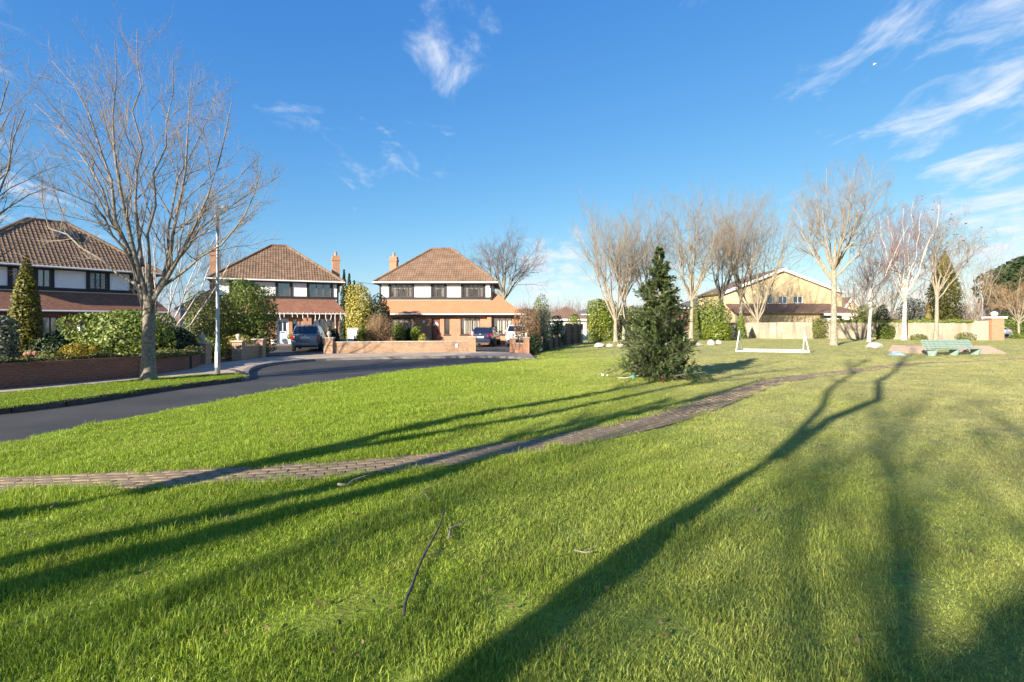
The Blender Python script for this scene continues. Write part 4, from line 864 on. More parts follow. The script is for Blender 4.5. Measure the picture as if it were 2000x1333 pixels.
# ------------------------------------------------------------------ shrubs, hedges, conifers
def shrub(name, label, x, y, z, rx, ry, h, mat, size=.06, n=3500, shape='dome', seed=1, stem='bark', group='shrubs and hedges', lump=.22, cat='shrub', stems=5, fill=.55):
    rg = np.random.default_rng(seed); o = thing(name, label, cat, (x, y, z), 0, group)
    u = rg.normal(size=(n, 3)); u /= np.linalg.norm(u, axis=1, keepdims=True); rad = 1 - fill * rg.random(n) ** 2.2
    K = rg.normal(size=(26, 3)); K /= np.linalg.norm(K, axis=1, keepdims=True); amp = lump * (rg.random(26) * 2 - .7); s = np.ones(n)
    for k, a in zip(K, amp): s += a * np.exp(-(1 - u @ k) * 14)
    if shape == 'dome':
        p = u * (rad * s)[:, None]; p[:, 2] = p[:, 2] * .5 + .5; pos = p * np.array([rx, ry, h]); nr = u.copy()
    elif shape == 'column':
        zz = rg.random(n); w = np.clip(1.15 * (1 - zz ** 2.6), .04, 1) * np.clip(.72 + zz * 1.4, 0, 1); th = np.arctan2(u[:, 1], u[:, 0]); pos = np.stack([np.cos(th) * rx * w * rad * s, np.sin(th) * ry * w * rad * s, zz * h], 1); nr = np.stack([np.cos(th), np.sin(th), .4 + 0 * th], 1)
    elif shape == 'cone':
        zz = 1 - np.sqrt(rg.random(n)); th = np.arctan2(u[:, 1], u[:, 0]); w = (1 - zz) * .97 + .03; pos = np.stack([np.cos(th) * rx * w * rad * s, np.sin(th) * ry * w * rad * s, zz * h], 1); nr = np.stack([np.cos(th), np.sin(th), .3 + 0 * th], 1)
    else:                                                       # clipped box
        m = np.abs(u).max(1, keepdims=True); q = u / (m * .75 + .25) * (rad * (1 + (s - 1) * .4))[:, None]; pos = q * np.array([rx, ry, h / 2]) + np.array([0, 0, h / 2]); nr = u
    pos[:, 2] = np.maximum(pos[:, 2], .02); nr = nr + rg.normal(size=nr.shape) * .55
    link('foliage', leaf_mesh(pos, nr, size, rg), M[mat], o)
    mb = MB()
    for k in range(stems):
        a = 2 * math.pi * k / stems + rg.random(); e = .45 + .35 * rg.random(); mb.tube([(.05 * math.cos(a) * rx, .05 * math.sin(a) * ry, -.05), (.25 * math.cos(a) * rx, .25 * math.sin(a) * ry, h * .35), (e * math.cos(a) * rx * .8, e * math.sin(a) * ry * .8, h * (.6 + .25 * rg.random()))], [.035 * max(.5, h / 2), .025 * max(.5, h / 2), .008], 5)
    mb.build('stem', M[stem], o, uv=False, smooth=True); return o
def shr(label, px, base, hw, top, mat, d=None, z=.1, name='shrub', **k):
    if d is None: x, y = P(px, base, z)
    else: x, y = AT(px, d), d
    s = y / FPX; return shrub(name, label, x, y, z, hw * s, hw * s * k.pop('deep', 1.0), max(.2, ZAT(top, y) - z), mat, **k)
# left garden
shr('tall golden green column conifer before the shaded house', 52, 0, 23, 500, 'leaf_thuja', d=20.5, name='column_conifer', shape='column', n=9000, size=.06, seed=2, cat='conifer', lump=.15)
shr('large bright green leafy shrub behind the verge tree', 245, 0, 82, 604, 'leaf_green', d=20.5, n=9000, size=.065, seed=3, lump=.3, deep=.8)
shr('dark green shrub right of the verge tree trunk', 335, 0, 45, 640, 'leaf_dark', d=21.5, n=4500, size=.06, seed=4)
shr('dark shrub under the shaded bay window', 110, 0, 40, 655, 'leaf_dark', d=21, n=4500, size=.06, seed=5)
shr('yellow green mound shrub behind the ivy wall', 147, 0, 27, 670, 'leaf_gold', d=18.5, n=2600, size=.035, seed=6, lump=.1)
shr('small yellow green mound shrub right of the larger mound', 181, 0, 13, 673, 'leaf_gold', d=18.7, n=1300, size=.035, seed=7, lump=.1)
shr('pale leafed tall hedge at the left picture edge', 2, 0, 22, 620, 'leaf_grey', d=15.8, n=4200, size=.05, seed=8, shape='box')
shr('bare brown flower shrub beside the column conifer', 100, 0, 22, 683, 'leaf_olive', d=18, n=1200, size=.045, seed=9)
def ivy(label, pts, w, h, n, mat, z, size, seed, name='ivy'):
    rg = np.random.default_rng(seed); pts = np.array(pts); t = np.concatenate([[0], np.cumsum(np.linalg.norm(np.diff(pts, axis=0), axis=1))]); s = rg.random(n) * t[-1]
    x = np.interp(s, t, pts[:, 0]); y = np.interp(s, t, pts[:, 1]); bumps = .6 + .4 * np.sin(s * 2.3 + seed) * np.sin(s * 5.1); a = rg.random(n) * math.pi; rr = np.sqrt(rg.random(n))
    pos = np.stack([x + np.cos(a) * rr * w * .5, y + np.cos(a) * rr * w, z + np.abs(np.sin(a)) * rr * h * bumps - .05 * rg.random(n)], 1); nr = np.stack([np.cos(a) * .4, -np.abs(np.cos(a)) - .2, np.sin(a) + .3], 1) + rg.normal(size=(n, 3)) * .5
    o = thing(name, label, 'ivy', (0, 0, 0), 0, 'shrubs and hedges'); link('foliage', leaf_mesh(pos, nr, size, rg), M[mat], o)
    st = MB(); i = np.linspace(0, t[-1], 12); st.tube([(np.interp(q, t, pts[:, 0]), np.interp(q, t, pts[:, 1]), z + .03) for q in i], .012, 4).build('stem', M['bark'], o, uv=False); return o
iv = [np.array(p) + np.array((-.05, .22)) for p in W1[:4]]; iv[0] = iv[1] + (iv[0] - iv[1]) * .5
ivy('variegated ivy spilling over the dark brick garden wall', iv, .42, .36, 9000, 'leaf_olive', .68, .035, 3)
fl = thing('hydrangea', 'dried pink hydrangea heads above the ivy wall', 'flowers', (AT(58, 17.2), 17.2, .5))
for dx, dz in ((-.12, .33), (.02, .38), (.2, .36)):
    rg_ = np.random.default_rng(int(dz * 100)); u = rg_.normal(size=(120, 3)); u /= np.linalg.norm(u, axis=1, keepdims=True); lm = leaf_mesh(u * .08 + np.array([dx, 0, dz]), u, .025, rg_); link('flower_head', lm, M['flower'], fl); MB().tube([(dx * .3, 0, -.4), (dx, 0, dz)], .008, 4).build('stalk', M['bark'], fl, uv=False)
# garden lantern
gl = thing('garden_lamp', 'black post lantern in the shaded left garden', 'lamp', (AT(157, 22.5), 22.5, .09))
MB().lathe([(.07, 0), (.05, .1), (.03, .2), (.025, 1.4), (.05, 1.42)], (0, 0, 0), 8).build('post', M['iron'], gl); MB().lathe([(.06, 1.42), (.11, 1.62), (.12, 1.64)], (0, 0, 0), 6).build('lantern_glass', M['white_paint'], gl); MB().lathe([(.15, 1.64), (.08, 1.74), (.02, 1.82)], (0, 0, 0), 6).build('lantern_cap', M['iron'], gl)
# middle garden
shr('loose variegated shrub left of the lamp post', 408, 0, 42, 575, 'leaf_olive', d=26.5, n=6500, size=.06, seed=12, lump=.3)
shr('tall glossy green holly in front of the middle house', 489, 0, 42, 557, 'leaf_green', d=28.0, n=10000, size=.065, seed=13, shape='box', lump=.35)
shr('yellow leaved low shrub at the foot of the tall holly', 470, 0, 30, 656, 'leaf_yellow', d=26.3, n=2600, size=.06, seed=14)
shr('yellow variegated low shrub left of the lamp post base', 415, 0, 22, 660, 'leaf_laurel', d=24.6, n=2000, size=.06, seed=15)
shr('pale stemmed bare shrub between the two gate pillars', 440, 0, 15, 676, 'leaf_grey', d=25.6, n=700, size=.04, seed=16)
shr('round dark green bush right of the silver car', 651, 0, 12, 645, 'leaf_dark', d=33.5, n=2000, size=.06, seed=17)
shr('tall yellow variegated shrub between the two facing houses', 703, 0, 23, 561, 'leaf_yellow', d=38, n=6000, size=.075, seed=18, lump=.3, shape='box')
shr('tall dark green shrub left of the face-on house', 737, 0, 27, 584, 'leaf_dark', d=38.5, n=6000, size=.075, seed=19, lump=.2)
shr('small green shrub beside the white wall end', 706, 0, 10, 640, 'leaf_laurel', d=34.5, n=1500, size=.06, seed=20)
shr('tiny dark conifer at the foot of the white wall end', 693, 0, 5, 655, 'leaf_dark', d=33.6, n=700, size=.05, seed=21, shape='cone')
shr('round clipped topiary shrub before the lattice bay window', 779, 0, 12, 631, 'leaf_laurel', d=36, n=2200, size=.055, seed=22, lump=.15)
shr('green shrub left of the mahogany door', 813, 0, 12, 637, 'leaf_laurel', d=36.5, n=2200, size=.06, seed=23)
shr('low cream edged bush right of the topiary shrubs', 826, 0, 10, 656, 'leaf_yellow', d=35, n=1200, size=.05, seed=24)
shr('dark green shrub between the topiary and the bay window', 796, 0, 9, 640, 'leaf_dark', d=37, n=1500, size=.06, seed=25)
def twig_ball(label, px, top, hw, d, seed):
    x, y = AT(px, d), d; h = ZAT(top, d) - .1; rw = hw * d / FPX; rg = np.random.default_rng(seed); L = []
    for k in range(46):
        a = rg.random() * 6.28; e = rg.random() ** .6; L.append(([(.1 * math.cos(a), .1 * math.sin(a), 0), (rw * .6 * e * math.cos(a), rw * .6 * e * math.sin(a), h * .45), (rw * e * math.cos(a), rw * e * math.sin(a), h * (.55 + .4 * math.sqrt(max(0, 1 - e * e))))], .014, .005))
    o = tree('twiggy_bush', label, (x, y, .08), L, M['twig_brown'], M['twig_brown'], seed, None, (9, 6, 0), (30, 35, 30), (.4, .5, .5), .2, 'shrubs and hedges', .12, .007, t0=.3); o['category'] = 'shrub'
    u = rg.normal(size=(2600, 3)); u /= np.linalg.norm(u, axis=1, keepdims=True); pos = u * np.array([rw, rw, h * .35]) * (.4 + .6 * rg.random(2600) ** .4)[:, None] + np.array([0, 0, h * .36]); pos[:, 2] = np.maximum(pos[:, 2], .05); link('leaves', leaf_mesh(pos, u + rg.normal(size=u.shape) * .8, .045, rg), M['leaf_brown'], o)
twig_ball('large round brown twiggy bush behind the long low wall', 740, 614, 28, 34, 5)
for i, (px, top, lab) in enumerate(((672, 528, 'left'), (682, 535, 'middle'), (692, 549, 'right'))): shr('dark cypress behind the middle house, %s of three' % lab, px, 0, 7, top, 'leaf_dark', d=58, z=0, name='cypress', shape='column', n=1800, size=.12, seed=30 + i, cat='conifer')
shr('pale brown clipped hedge in front of the white car', 1030, 0, 24, 604, 'leaf_brown', d=31.5, n=5200, size=.045, seed=34, shape='box', deep=.7, name='hedge', cat='hedge')
shr('silvery green clipped hedge right of the brown hedge', 1061, 0, 14, 606, 'leaf_grey', d=32.5, n=3600, size=.05, seed=35, shape='box', name='hedge', cat='hedge')
shr('ivy covered bush at the foot of the brown hedge', 1044, 0, 12, 655, 'leaf_dark', d=30.2, n=1800, size=.045, seed=36, shape='box')
shr('leafy shrub rising above the silvery hedge', 1056, 0, 17, 576, 'leaf_olive', d=36, n=1900, size=.06, seed=37, fill=.9)
shr('dark shrub behind the timber fence', 1085, 0, 18, 618, 'leaf_dark', d=38, n=2400, size=.06, seed=38)
shr('bright yellow green laurel bush left of the twin stemmed tree', 1175, 0, 27, 588, 'leaf_laurel', d=47, n=6000, size=.09, seed=39, shape='box', name='laurel', lump=.25)
shr('dark green laurel behind the fir', 1235, 0, 35, 600, 'leaf_laurel', d=50, n=4500, size=.09, seed=40, shape='box', name='laurel')
shr('small laurel by the bungalow wall', 1122, 0, 14, 612, 'leaf_laurel', d=50, n=1800, size=.08, seed=41)
shr('dark green laurel right of the fir', 1385, 0, 36, 588, 'leaf_green', d=48, n=7000, size=.09, seed=42, shape='dome', name='laurel', lump=.3)
shr('low yellow green laurel in front of the dark laurel', 1403, 0, 22, 628, 'leaf_laurel', d=45.5, n=3000, size=.085, seed=43, name='laurel')
shr('ivy thick round the foot of a bare tree', 1447, 0, 8, 612, 'leaf_green', d=48.5, n=1800, size=.07, seed=44, shape='column')
shr('ivy clump hanging over the boundary wall near the tallest tree', 1603, 0, 14, 622, 'leaf_olive', d=49.4, n=2000, size=.07, seed=45, shape='box', deep=.3)
shr('ivy patch low on the boundary wall between the birches', 1728, 0, 18, 632, 'leaf_green', d=47.5, n=1800, size=.07, seed=46, deep=.3)
shr('yellowish round shrub behind the wall right of the far yellow house', 1690, 0, 22, 596, 'leaf_olive', d=54, n=3200, size=.08, seed=47)
shr('dark round shrub behind the wall between the birches', 1722, 0, 16, 600, 'leaf_dark', d=53, n=2600, size=.08, seed=48)
shr('grey green tall shrub behind the wall right of the tall birch', 1785, 0, 24, 585, 'leaf_grey', d=53, n=3600, size=.085, seed=49)
shr('tall dark green cypress with golden sheen behind the bench', 1845, 0, 25, 492, 'leaf_thuja', d=55, name='column_conifer', shape='column', n=8500, size=.11, seed=50, cat='conifer')
shr('small golden conifer left of the tall cypress', 1813, 0, 8, 585, 'leaf_gold', d=51, name='golden_conifer', shape='cone', n=1800, size=.07, seed=51, cat='conifer')
shr('dark green clipped hedge beyond the brick pillar', 1985, 0, 34, 618, 'leaf_green', d=58, n=3500, size=.09, seed=52, shape='box', name='hedge', cat='hedge')
shr('low clipped hedge at the right edge', 2005, 0, 20, 651, 'leaf_green', d=47, n=1800, size=.06, seed=53, shape='box', name='hedge', cat='hedge')
shr('tall dark conifer behind the round headed tree', 2010, 0, 60, 500, 'leaf_dark', d=80, name='conifer', shape='dome', n=9000, size=.34, seed=54, cat='conifer', lump=.4)
shr('low brown shrub at the wall foot left of the bench', 1795, 0, 14, 653, 'leaf_olive', d=45.2, n=900, size=.06, seed=55)
shr('low brown shrub at the wall foot behind the bench', 1885, 0, 16, 650, 'leaf_olive', d=44.6, n=900, size=.06, seed=56)
bw = [np.array((AT(p, d), d)) for p, d in ((1620, 49.4), (1760, 47.6), (1900, 45.8))]
ivy('ivy and clipped growth along the top of the boundary wall', bw, .3, .35, 5000, 'leaf_green', 1.98, .08, 9)
# tall grass tufts and far tree belt along the horizon: one mass nobody could count
def belt():
    rg = np.random.default_rng(99); n = 42000; x = -260 + 520 * rg.random(n); y = 150 + 60 * rg.random(n); top = 5 + 2.5 * np.sin(x * .05) + 1.5 * np.sin(x * .13 + 1) + 1.2 * np.sin(x * .41); z0 = top * rg.random(n) * .8; L = 1.2 + 1.6 * rg.random(n)
    d = rg.normal(size=(n, 3)) * .35; d[:, 2] += 1; p = np.stack([x, y, z0], 1); q = p + d * L[:, None]; w = np.stack([.03 + .03 * rg.random(n), 0 * x, 0 * x], 1)
    v = np.stack([p - w, p + w, q + w * .3, q - w * .3], 1).reshape(-1, 3); me = bpy.data.meshes.new('far_trees'); set_mesh(me, v, [np.arange(4 * n).reshape(-1, 4)])
    o = link('far_trees', me, M['twig_purple']); o['kind'] = 'stuff'; o['label'] = 'far belt of bare trees along the horizon'; o['category'] = 'trees'
belt()

# the fir on the green
def fir():
    rg = np.random.default_rng(5); bx, by = P(1288, 741, .3); Ht = ZAT(478, by) - .3; o = thing('fir_tree', 'dense dark green fir tree standing on the lawn', 'tree', (bx, by, .28))
    MB().tube([(0, 0, 0), (.02, 0, Ht * .5), (.0, 0, Ht * .96)], [.09, .055, .012], 8).build('trunk', M['bark'], o, uv=False, smooth=True)
    br = []; z = .18
    while z < Ht * .97:
        f = z / Ht; rad = 1.15 * (1 - f ** 1.35) + .01
        rad *= .93 + .12 * math.sin(z * 9)
        for k in range(int(12.5 - 8 * f)):
            a = rg.random() * 6.283; L = rad * (.68 + .42 * rg.random()); el = .08 + .6 * f + rg.normal() * .1; n = 6; t = np.linspace(0, 1, n)
            rr = L * t; zz = z + L * (math.tan(min(el, .95)) * t * .55 - .12 * t * (1 - f) + .16 * t ** 2); br.append(np.stack([rr * math.cos(a), rr * math.sin(a), zz], 1))
        z += .105 + .045 * rg.random()
    Pn = np.stack(br); Rn = np.repeat(np.linspace(.016, .005, 6)[None], len(br), 0)
    s1 = spawn(rg, Pn, Rn, 11, .12, 1.0, 48, .42, .6, 4, .05, .1, lmin=.05); s2 = spawn(rg, *s1, 4, .2, 1, 42, .5, .7, 3, .05, .1, lmin=.03)
    v, f = tubes([(Pn, Rn), s1], (5, 3)); me = bpy.data.meshes.new('branches'); set_mesh(me, v, f); link('branches', me, M['bark'], o)
    # needles in flat brushes along each shoot
    V = []
    for (Q, nn, ln) in ((s1[0], 14, .036), (s2[0], 10, .032), (Pn[:, 1:], 24, .036)):
        B, m, _ = Q.shape; T = Q[:, -1] - Q[:, 0]; L = np.linalg.norm(T, axis=1, keepdims=True); T = T / (L + 1e-9); side = np.cross(T, np.array([0, 0, 1.0])); side /= np.linalg.norm(side, axis=1, keepdims=True) + 1e-9; upv = np.cross(side, T)
        for k in range(nn):
            t = (k + .5) / nn * (m - 1); i = min(int(t), m - 2); p = Q[:, i] + (Q[:, i + 1] - Q[:, i]) * (t - i)
            for s in (-1, 1):
                d = side * s * .85 + T * .45 + upv * (.35 + .25 * rg.normal(size=(B, 1))); d /= np.linalg.norm(d, axis=1, keepdims=True); w = T * .0065; l = ln * (.8 + .4 * rg.random((B, 1)))
                V.append(np.stack([p - w, p + w, p + d * l + w * .5, p + d * l - w * .5], 1))
    V = np.concatenate(V).reshape(-1, 3); me = bpy.data.meshes.new('foliage'); set_mesh(me, V, [np.arange(len(V)).reshape(-1, 4)]); link('foliage', me, M['needle'], o)
    return bx, by
fx, fy = fir()

# ------------------------------------------------------------------ street and park furniture
lp = thing('lamp_post', 'tall galvanised street lamp post at the end of the grass verge', 'lamp post', (*P(425, 731, .1), .09))
MB().lathe([(.085, 0), (.085, .95), (.078, 1.0), (.062, 1.04), (.045, 5.55), (.04, 5.75)], (0, 0, 0), 14).build('pole', M['galv'], lp, smooth=True)
MB().tube([(0, 0, 5.7), (.03, 0, 5.8), (.12, 0, 5.83)], .03, 8).build('arm', M['galv'], lp, uv=False); hd = MB().add([(-.02, -.08, 5.78), (.40, -.09, 5.80), (.40, .09, 5.80), (-.02, .08, 5.78), (.02, -.04, 5.86), (.34, -.05, 5.87), (.34, .05, 5.87), (.02, .04, 5.86)], [(0, 3, 2, 1), (4, 5, 6, 7), (0, 1, 5, 4), (1, 2, 6, 5), (2, 3, 7, 6), (3, 0, 4, 7)]).build('lamp_head', M['galv'], lp, bevel=.015)
MB().box(.14, .36, -.05, .05, 5.77, 5.788).build('lens', M['plate'], hd); MB().box(-.05, .05, -.092, -.075, .25, .8).build('access_door', M['galv'], lp)
p2 = thing('lamp_post', 'thin far grey lamp post behind the boundary wall', 'lamp post', (AT(1919, 60), 60, 0)); MB().lathe([(.08, 0), (.08, 1), (.05, 4.8)], (0, 0, 0), 8).build('pole', M['galv'], p2); MB().bar((0, 0, 4.75), (-.7, 0, 4.85), .08).build('arm', M['galv'], p2, uv=False)
# goal frame tipped on the grass
gx, gy = P(1437, 688, .3); gx2, gy2 = P(1579, 690, .3); g = thing('goal_frame', 'white metal goal frame tipped over on the grass', 'goal', (gx, gy, .30), math.atan2(gy2 - gy, gx2 - gx)); gw = math.hypot(gx2 - gx, gy2 - gy)
for xx in (0.0, gw):
    MB().tube([(xx, -.1, .04), (xx + (.22 if xx == 0 else -.12), .3, 1.12)], .027, 8).build('side_post', M['white_paint'], g, uv=False); MB().tube([(xx + (.22 if xx == 0 else -.12), .3, 1.12), (xx + (.5 if xx == 0 else .02), 1.0, .1)], .03, 8).build('brace', M['white_paint'], g, uv=False); MB().tube([(xx, -.1, .05), (xx + (.5 if xx == 0 else .02), 1.0, .1)], .03, 8).build('ground_bar', M['white_paint'], g, uv=False)
MB().tube([(0, -.1, .05), (gw, -.1, .05)], .032, 8).build('crossbar', M['white_paint'], g, uv=False); MB().tube([(.5, 1.0, .1), (gw + .02, 1.0, .1)], .03, 8).build('back_bar', M['white_paint'], g, uv=False)
nt = MB()
for k in range(12): nt.tube([(gw * k / 12, -.1, .03), (gw * (k + .5) / 12, .4, .015), (gw * (k + .4) / 12, 1, .06)], .006, 3)
nt.build('net', M['white_paint'], g, uv=False)
# bench
bx, by = P(1826, 696, .3); bx2, by2 = P(1922, 694, .3); B = thing('park_bench', 'green slatted park bench with three supports', 'bench', (bx, by, .29), math.atan2(by2 - by, bx2 - bx)); B.scale = (.95, .9, .78); bl = math.hypot(bx2 - bx, by2 - by)
for k in range(5): MB().box(-.05, bl + .1, -.05 + k * .1, .035 + k * .1, .40 - k * .008, .44 - k * .008).build('seat_slat', M['bench_green'], B, bevel=.006)
for k in range(5):
    s = MB().box(-.1, bl + .05, -.018, .018, -.045, .045).build('back_slat', M['bench_green'], B, bevel=.006); s.location = (0, .47 + .045 * k, .50 + k * .105); s.rotation_euler = (R(-20), 0, 0)
for k in range(3):
    x = .12 + (bl - .24) * k / 2; lg = MB().add([(x - .06, -.05, .395), (x + .06, -.05, .395), (x + .06, .45, .36), (x - .06, .45, .36), (x - .06, .08, 0), (x + .06, .08, 0), (x + .06, .4, 0), (x - .06, .4, 0)], [(0, 3, 2, 1), (4, 5, 6, 7), (0, 1, 5, 4), (1, 2, 6, 5), (2, 3, 7, 6), (3, 0, 4, 7)]).build('leg', M['bench_green'], B, bevel=.01)
    MB().bar((x, .46, .36), (x, .72, .98), .07, .04).build('back_support', M['bench_green'], B, uv=False)
# paved banks either side of the bench
for lab, pxa, pxb in (('left', 1776, 1830), ('right', 1915, 1978)):
    a = P(pxa, 692, .3); b = P(pxb, 692, .3); w = b[0] - a[0]; hh = .42
    v = [(0, 0, -.05), (w, 0, -.05), (w, 1.6, -.05), (0, 1.6, -.05), (w * .22 if lab == 'left' else w * .1, .5, hh), (w * .95 if lab == 'left' else w * .55, .5, hh), (w * .95 if lab == 'left' else w * .55, 1.6, hh), (w * .22 if lab == 'left' else w * .1, 1.6, hh)]
    o = tag(MB().add(v, [(3, 2, 1, 0), (4, 5, 6, 7), (0, 1, 5, 4), (1, 2, 6, 5), (2, 3, 7, 6), (3, 0, 4, 7)]).build('paved_bank', M['bankbrick']), 'sloping pinkish brick paved bank %s of the green bench' % lab, 'paving'); o.location = (a[0], a[1], .28)
# boulders
def boulder(label, px, base, w, h, seed, flat=1.0, z=.3):
    x, y = P(px, base, z); s = y / FPX; bm = bmesh.new(); bmesh.ops.create_icosphere(bm, subdivisions=3, radius=1); rg = np.random.default_rng(seed); ks = rg.normal(size=(14, 3)); ks /= np.linalg.norm(ks, axis=1, keepdims=True)
    for v in bm.verts:
        u = np.array(v.co); r = min(1.0, *[(.72 + .2 * ((i * 7) % 5) / 5) / max(1e-3, float(u @ k)) if u @ k > .3 else 9 for i, k in enumerate(ks)]) + rg.normal() * .012; v.co = Vector((u[0] * r * w * s / 2, u[1] * r * w * s / 2 * .8, max(-.3, u[2] * r) * h * s * .75 + h * s * .2))
    me = bpy.data.meshes.new('boulder'); bm.to_mesh(me); bm.free(); o = tag(link('boulder', me, M['stone']), label, 'boulder', 'pale boulders edging the green'); o.location = (x, y, z)
boulder('flat tan stone slab left of the fir among the tree roots', 1172, 678, 26, 9, 1); boulder('smaller tan stone touching the flat slab', 1191, 678, 14, 8, 2); boulder('pale stone half hidden by the left side of the fir', 1215, 677, 24, 8, 3)
boulder('flat pale stone just right of the fir', 1358, 675, 30, 8, 4); boulder('pointed pale boulder right of the fir', 1388, 674, 17, 11, 5); boulder('small pale boulder beside the pointed boulder', 1404, 672, 12, 9, 6); boulder('large pale boulder at the foot of the slim birch', 1707, 680, 34, 12, 7)
o = tag(MB().add([(-.35, -.15, 0), (.35, -.15, 0), (.3, .2, 0), (-.3, .2, 0), (-.25, -.05, .2), (.02, 0, .22), (.25, .05, .07), (-.2, .1, .16)], [(3, 2, 1, 0), (0, 1, 6, 5, 4), (1, 2, 6), (2, 3, 7, 5, 6), (3, 0, 4, 7), (4, 5, 7)]).build('plastic_sheet', plain('blue_plastic', (.22, .30, .42), .35, .3, 5, .3)), 'crumpled blue plastic bag lying on the grass', 'bag'); o.location = (*P(1752, 694, .3), .29)
# small square frame by the fence
fr = thing('metal_frame', 'small grey square metal frame standing by the laurel', 'frame', (*P(1143, 671, .2), .2)); fw_ = .5
for a, b in (((-fw_ / 2, 0, 0), (-fw_ / 2, 0, 1.05)), ((fw_ / 2, 0, 0), (fw_ / 2, 0, 1.05)), ((-fw_ / 2 - .03, 0, 1.07), (fw_ / 2 + .03, 0, 1.07))): MB().bar(a, b, .06).build('tube', M['galv'], fr, uv=False)
ball = tag(MB().lathe([(.01, 0), (.07, .02), (.11, .1), (.07, .18), (.01, .2)], (0, 0, 0), 12).build('white_ball', M['white_paint'], smooth=True), 'white ball on the grass by the ivy bush', 'ball'); ball.location = (*P(1056, 686, .2), .2)
# at the foot of the fir
cn = thing('cable_connector', 'teal electrical connector and cable at the foot of the fir', 'connector', (*P(1236, 742, .3), .31)); MB().tube([(0, 0, .12), (.02, 0, .02)], [.05, .03], 8).build('plug', plain('teal_plastic', (.10, .38, .36), .4, .1, 5, 0), cn, uv=False); MB().tube([(-.4, .1, .03), (-.2, .08, .03), (0, 0, .08), (.3, .15, .12), (.6, .4, .2)], .006, 6).build('cable', M['white_paint'], cn, uv=False)
ls = thing('light_bulbs', 'small loose white light bulbs on the grass left of the fir', 'lights', (*P(1184, 735, .3), .3))
for k in range(4): MB().lathe([(.0, 0), (.018, .012), (.02, .035), (.01, .06)], (random.uniform(-.15, .15), random.uniform(-.1, .1), 0), 8).build('bulb', M['white_paint'], ls)
tc_ = tag(MB().lathe([(.02, 0), (.09, .03), (.11, .1), (.07, .18), (.02, .2)], (0, 0, 0), 12).build('terracotta_ball', M['clay'], smooth=True), 'terracotta coloured ball at the foot of the fir', 'ball'); tc_.location = (*P(1294, 745, .3), .28)
# sticks on the lawn
def stick(label, pts, r, mat, seed):
    rg = np.random.default_rng(seed); q = [np.array(P(a, b, .3)) for a, b in pts]; n = len(q); mb = MB(); mb.tube([(*p, float(lawnz(*p)) + .045 + rg.normal() * .008) for p in q], [r * (1 - .5 * i / n) for i in range(n)], 7)
    o = thing('fallen_branch', label, 'stick', (0, 0, 0)); mb.build('stem', M[mat], o, uv=False, smooth=True); p = q[n // 2]; z = float(lawnz(*p)) + .05; MB().tube([(*p, z), (p[0] + .1, p[1] + .06, z + .02), (p[0] + .16, p[1] + .16, z + .01)], [r * .5, r * .35, r * .2], 5).build('side_twig', M[mat], o, uv=False)
stick('long dark fallen branch lying in the foreground grass', [(788, 1228), (793, 1200), (804, 1172), (812, 1142), (826, 1112), (840, 1084), (858, 1045), (864, 1030), (868, 1010)], .010, 'bark_dark', 1)
stick('short dark twig beside the long fallen branch', [(876, 1072), (880, 1050), (882, 1036)], .010, 'bark', 2)
stick('pale forked twig lying by the path edge', [(660, 958), (678, 953), (690, 947), (712, 942)], .012, 'bark_pale', 3)
stick('thin pale twig in the grass right of the long branch', [(1122, 1098), (1140, 1104), (1158, 1108)], .006, 'bark_pale', 4)
stick('thin pale twig above the long fallen branch', [(820, 978), (828, 968), (838, 990)], .006, 'bark_pale', 5)
stick('thin pale twig lying in the shade at far left', [(100, 990), (108, 982), (114, 976)], .006, 'bark_pale', 6)
SCUFF = [P(a, b, .3) for a, b in ((905, 1052), (1165, 1198), (1785, 1152), (685, 1012), (620, 1222), (730, 1195), (1330, 1248), (265, 1125), (1500, 1010), (1560, 1240), (1850, 1050), (440, 1010), (1900, 1090), (60, 1040), (980, 1190), (690, 1300))]
rg = np.random.default_rng(8); lp_ = [(q[0] + rg.normal() * .09, q[1] + rg.normal() * .08) for q in SCUFF for _ in range(4)] + [P(a, b, .3) for a, b in ((105, 1175), (620, 1220), (690, 1012), (905, 1050), (1070, 1118), (1072, 1190), (1165, 1200), (1260, 1122), (1640, 1130), (1535, 1245), (275, 1120), (1980, 1180), (1780, 1150), (590, 990), (210, 992), (950, 997), (1330, 1245), (1470, 1010), (440, 1250), (1100, 1300))] + [(rg.uniform(-6, 12), rg.uniform(2.4, 14)) for _ in range(340)]
lp_ = np.array([p for p in lp_ if p[0] > edge(p[1]) + .2]); lz = lawnz(lp_[:, 0], lp_[:, 1]) + .035
fo = link('fallen_leaves', leaf_mesh(np.column_stack([lp_, lz]), rg.normal(size=(len(lp_), 3)) * .5 + np.array([0, -.3, .8]), .015, rg, .6), M['dead_leaf']); fo['kind'] = 'stuff'; fo['label'] = 'brown fallen leaves scattered over the lawn'; fo['category'] = 'leaves'
# cable between the houses, gull
cb = tag(MB().tube([(AT(600, 60), 60, 7.2), (AT(690, 52), 52, 6.05), (AT(742, 44), 44, 5.1)], .018, 5).build('overhead_cable', M['iron'], uv=False), 'thin dark cable running to the eaves of the face-on house', 'cable')
gu = thing('seagull', 'small white bird flying high at upper right', 'bird', (AT(1708, 60), 60, ZAT(126, 60)), R(20)); MB().lathe([(.0, -.2), (.05, -.1), (.06, .05), (.02, .2)], (0, 0, 0), 8).build('body', M['white_paint'], gu, smooth=True); gu.rotation_euler = (R(80), R(15), R(20))
for s in (-1, 1): MB().add([(0, .0, -.06), (0, 0, .08), (s * .25, .08, .06), (s * .25, .08, -.02), (s * .5, .02, -.08)], [(0, 1, 2, 3), (3, 2, 4)]).build('wing', M['white_paint'], gu)

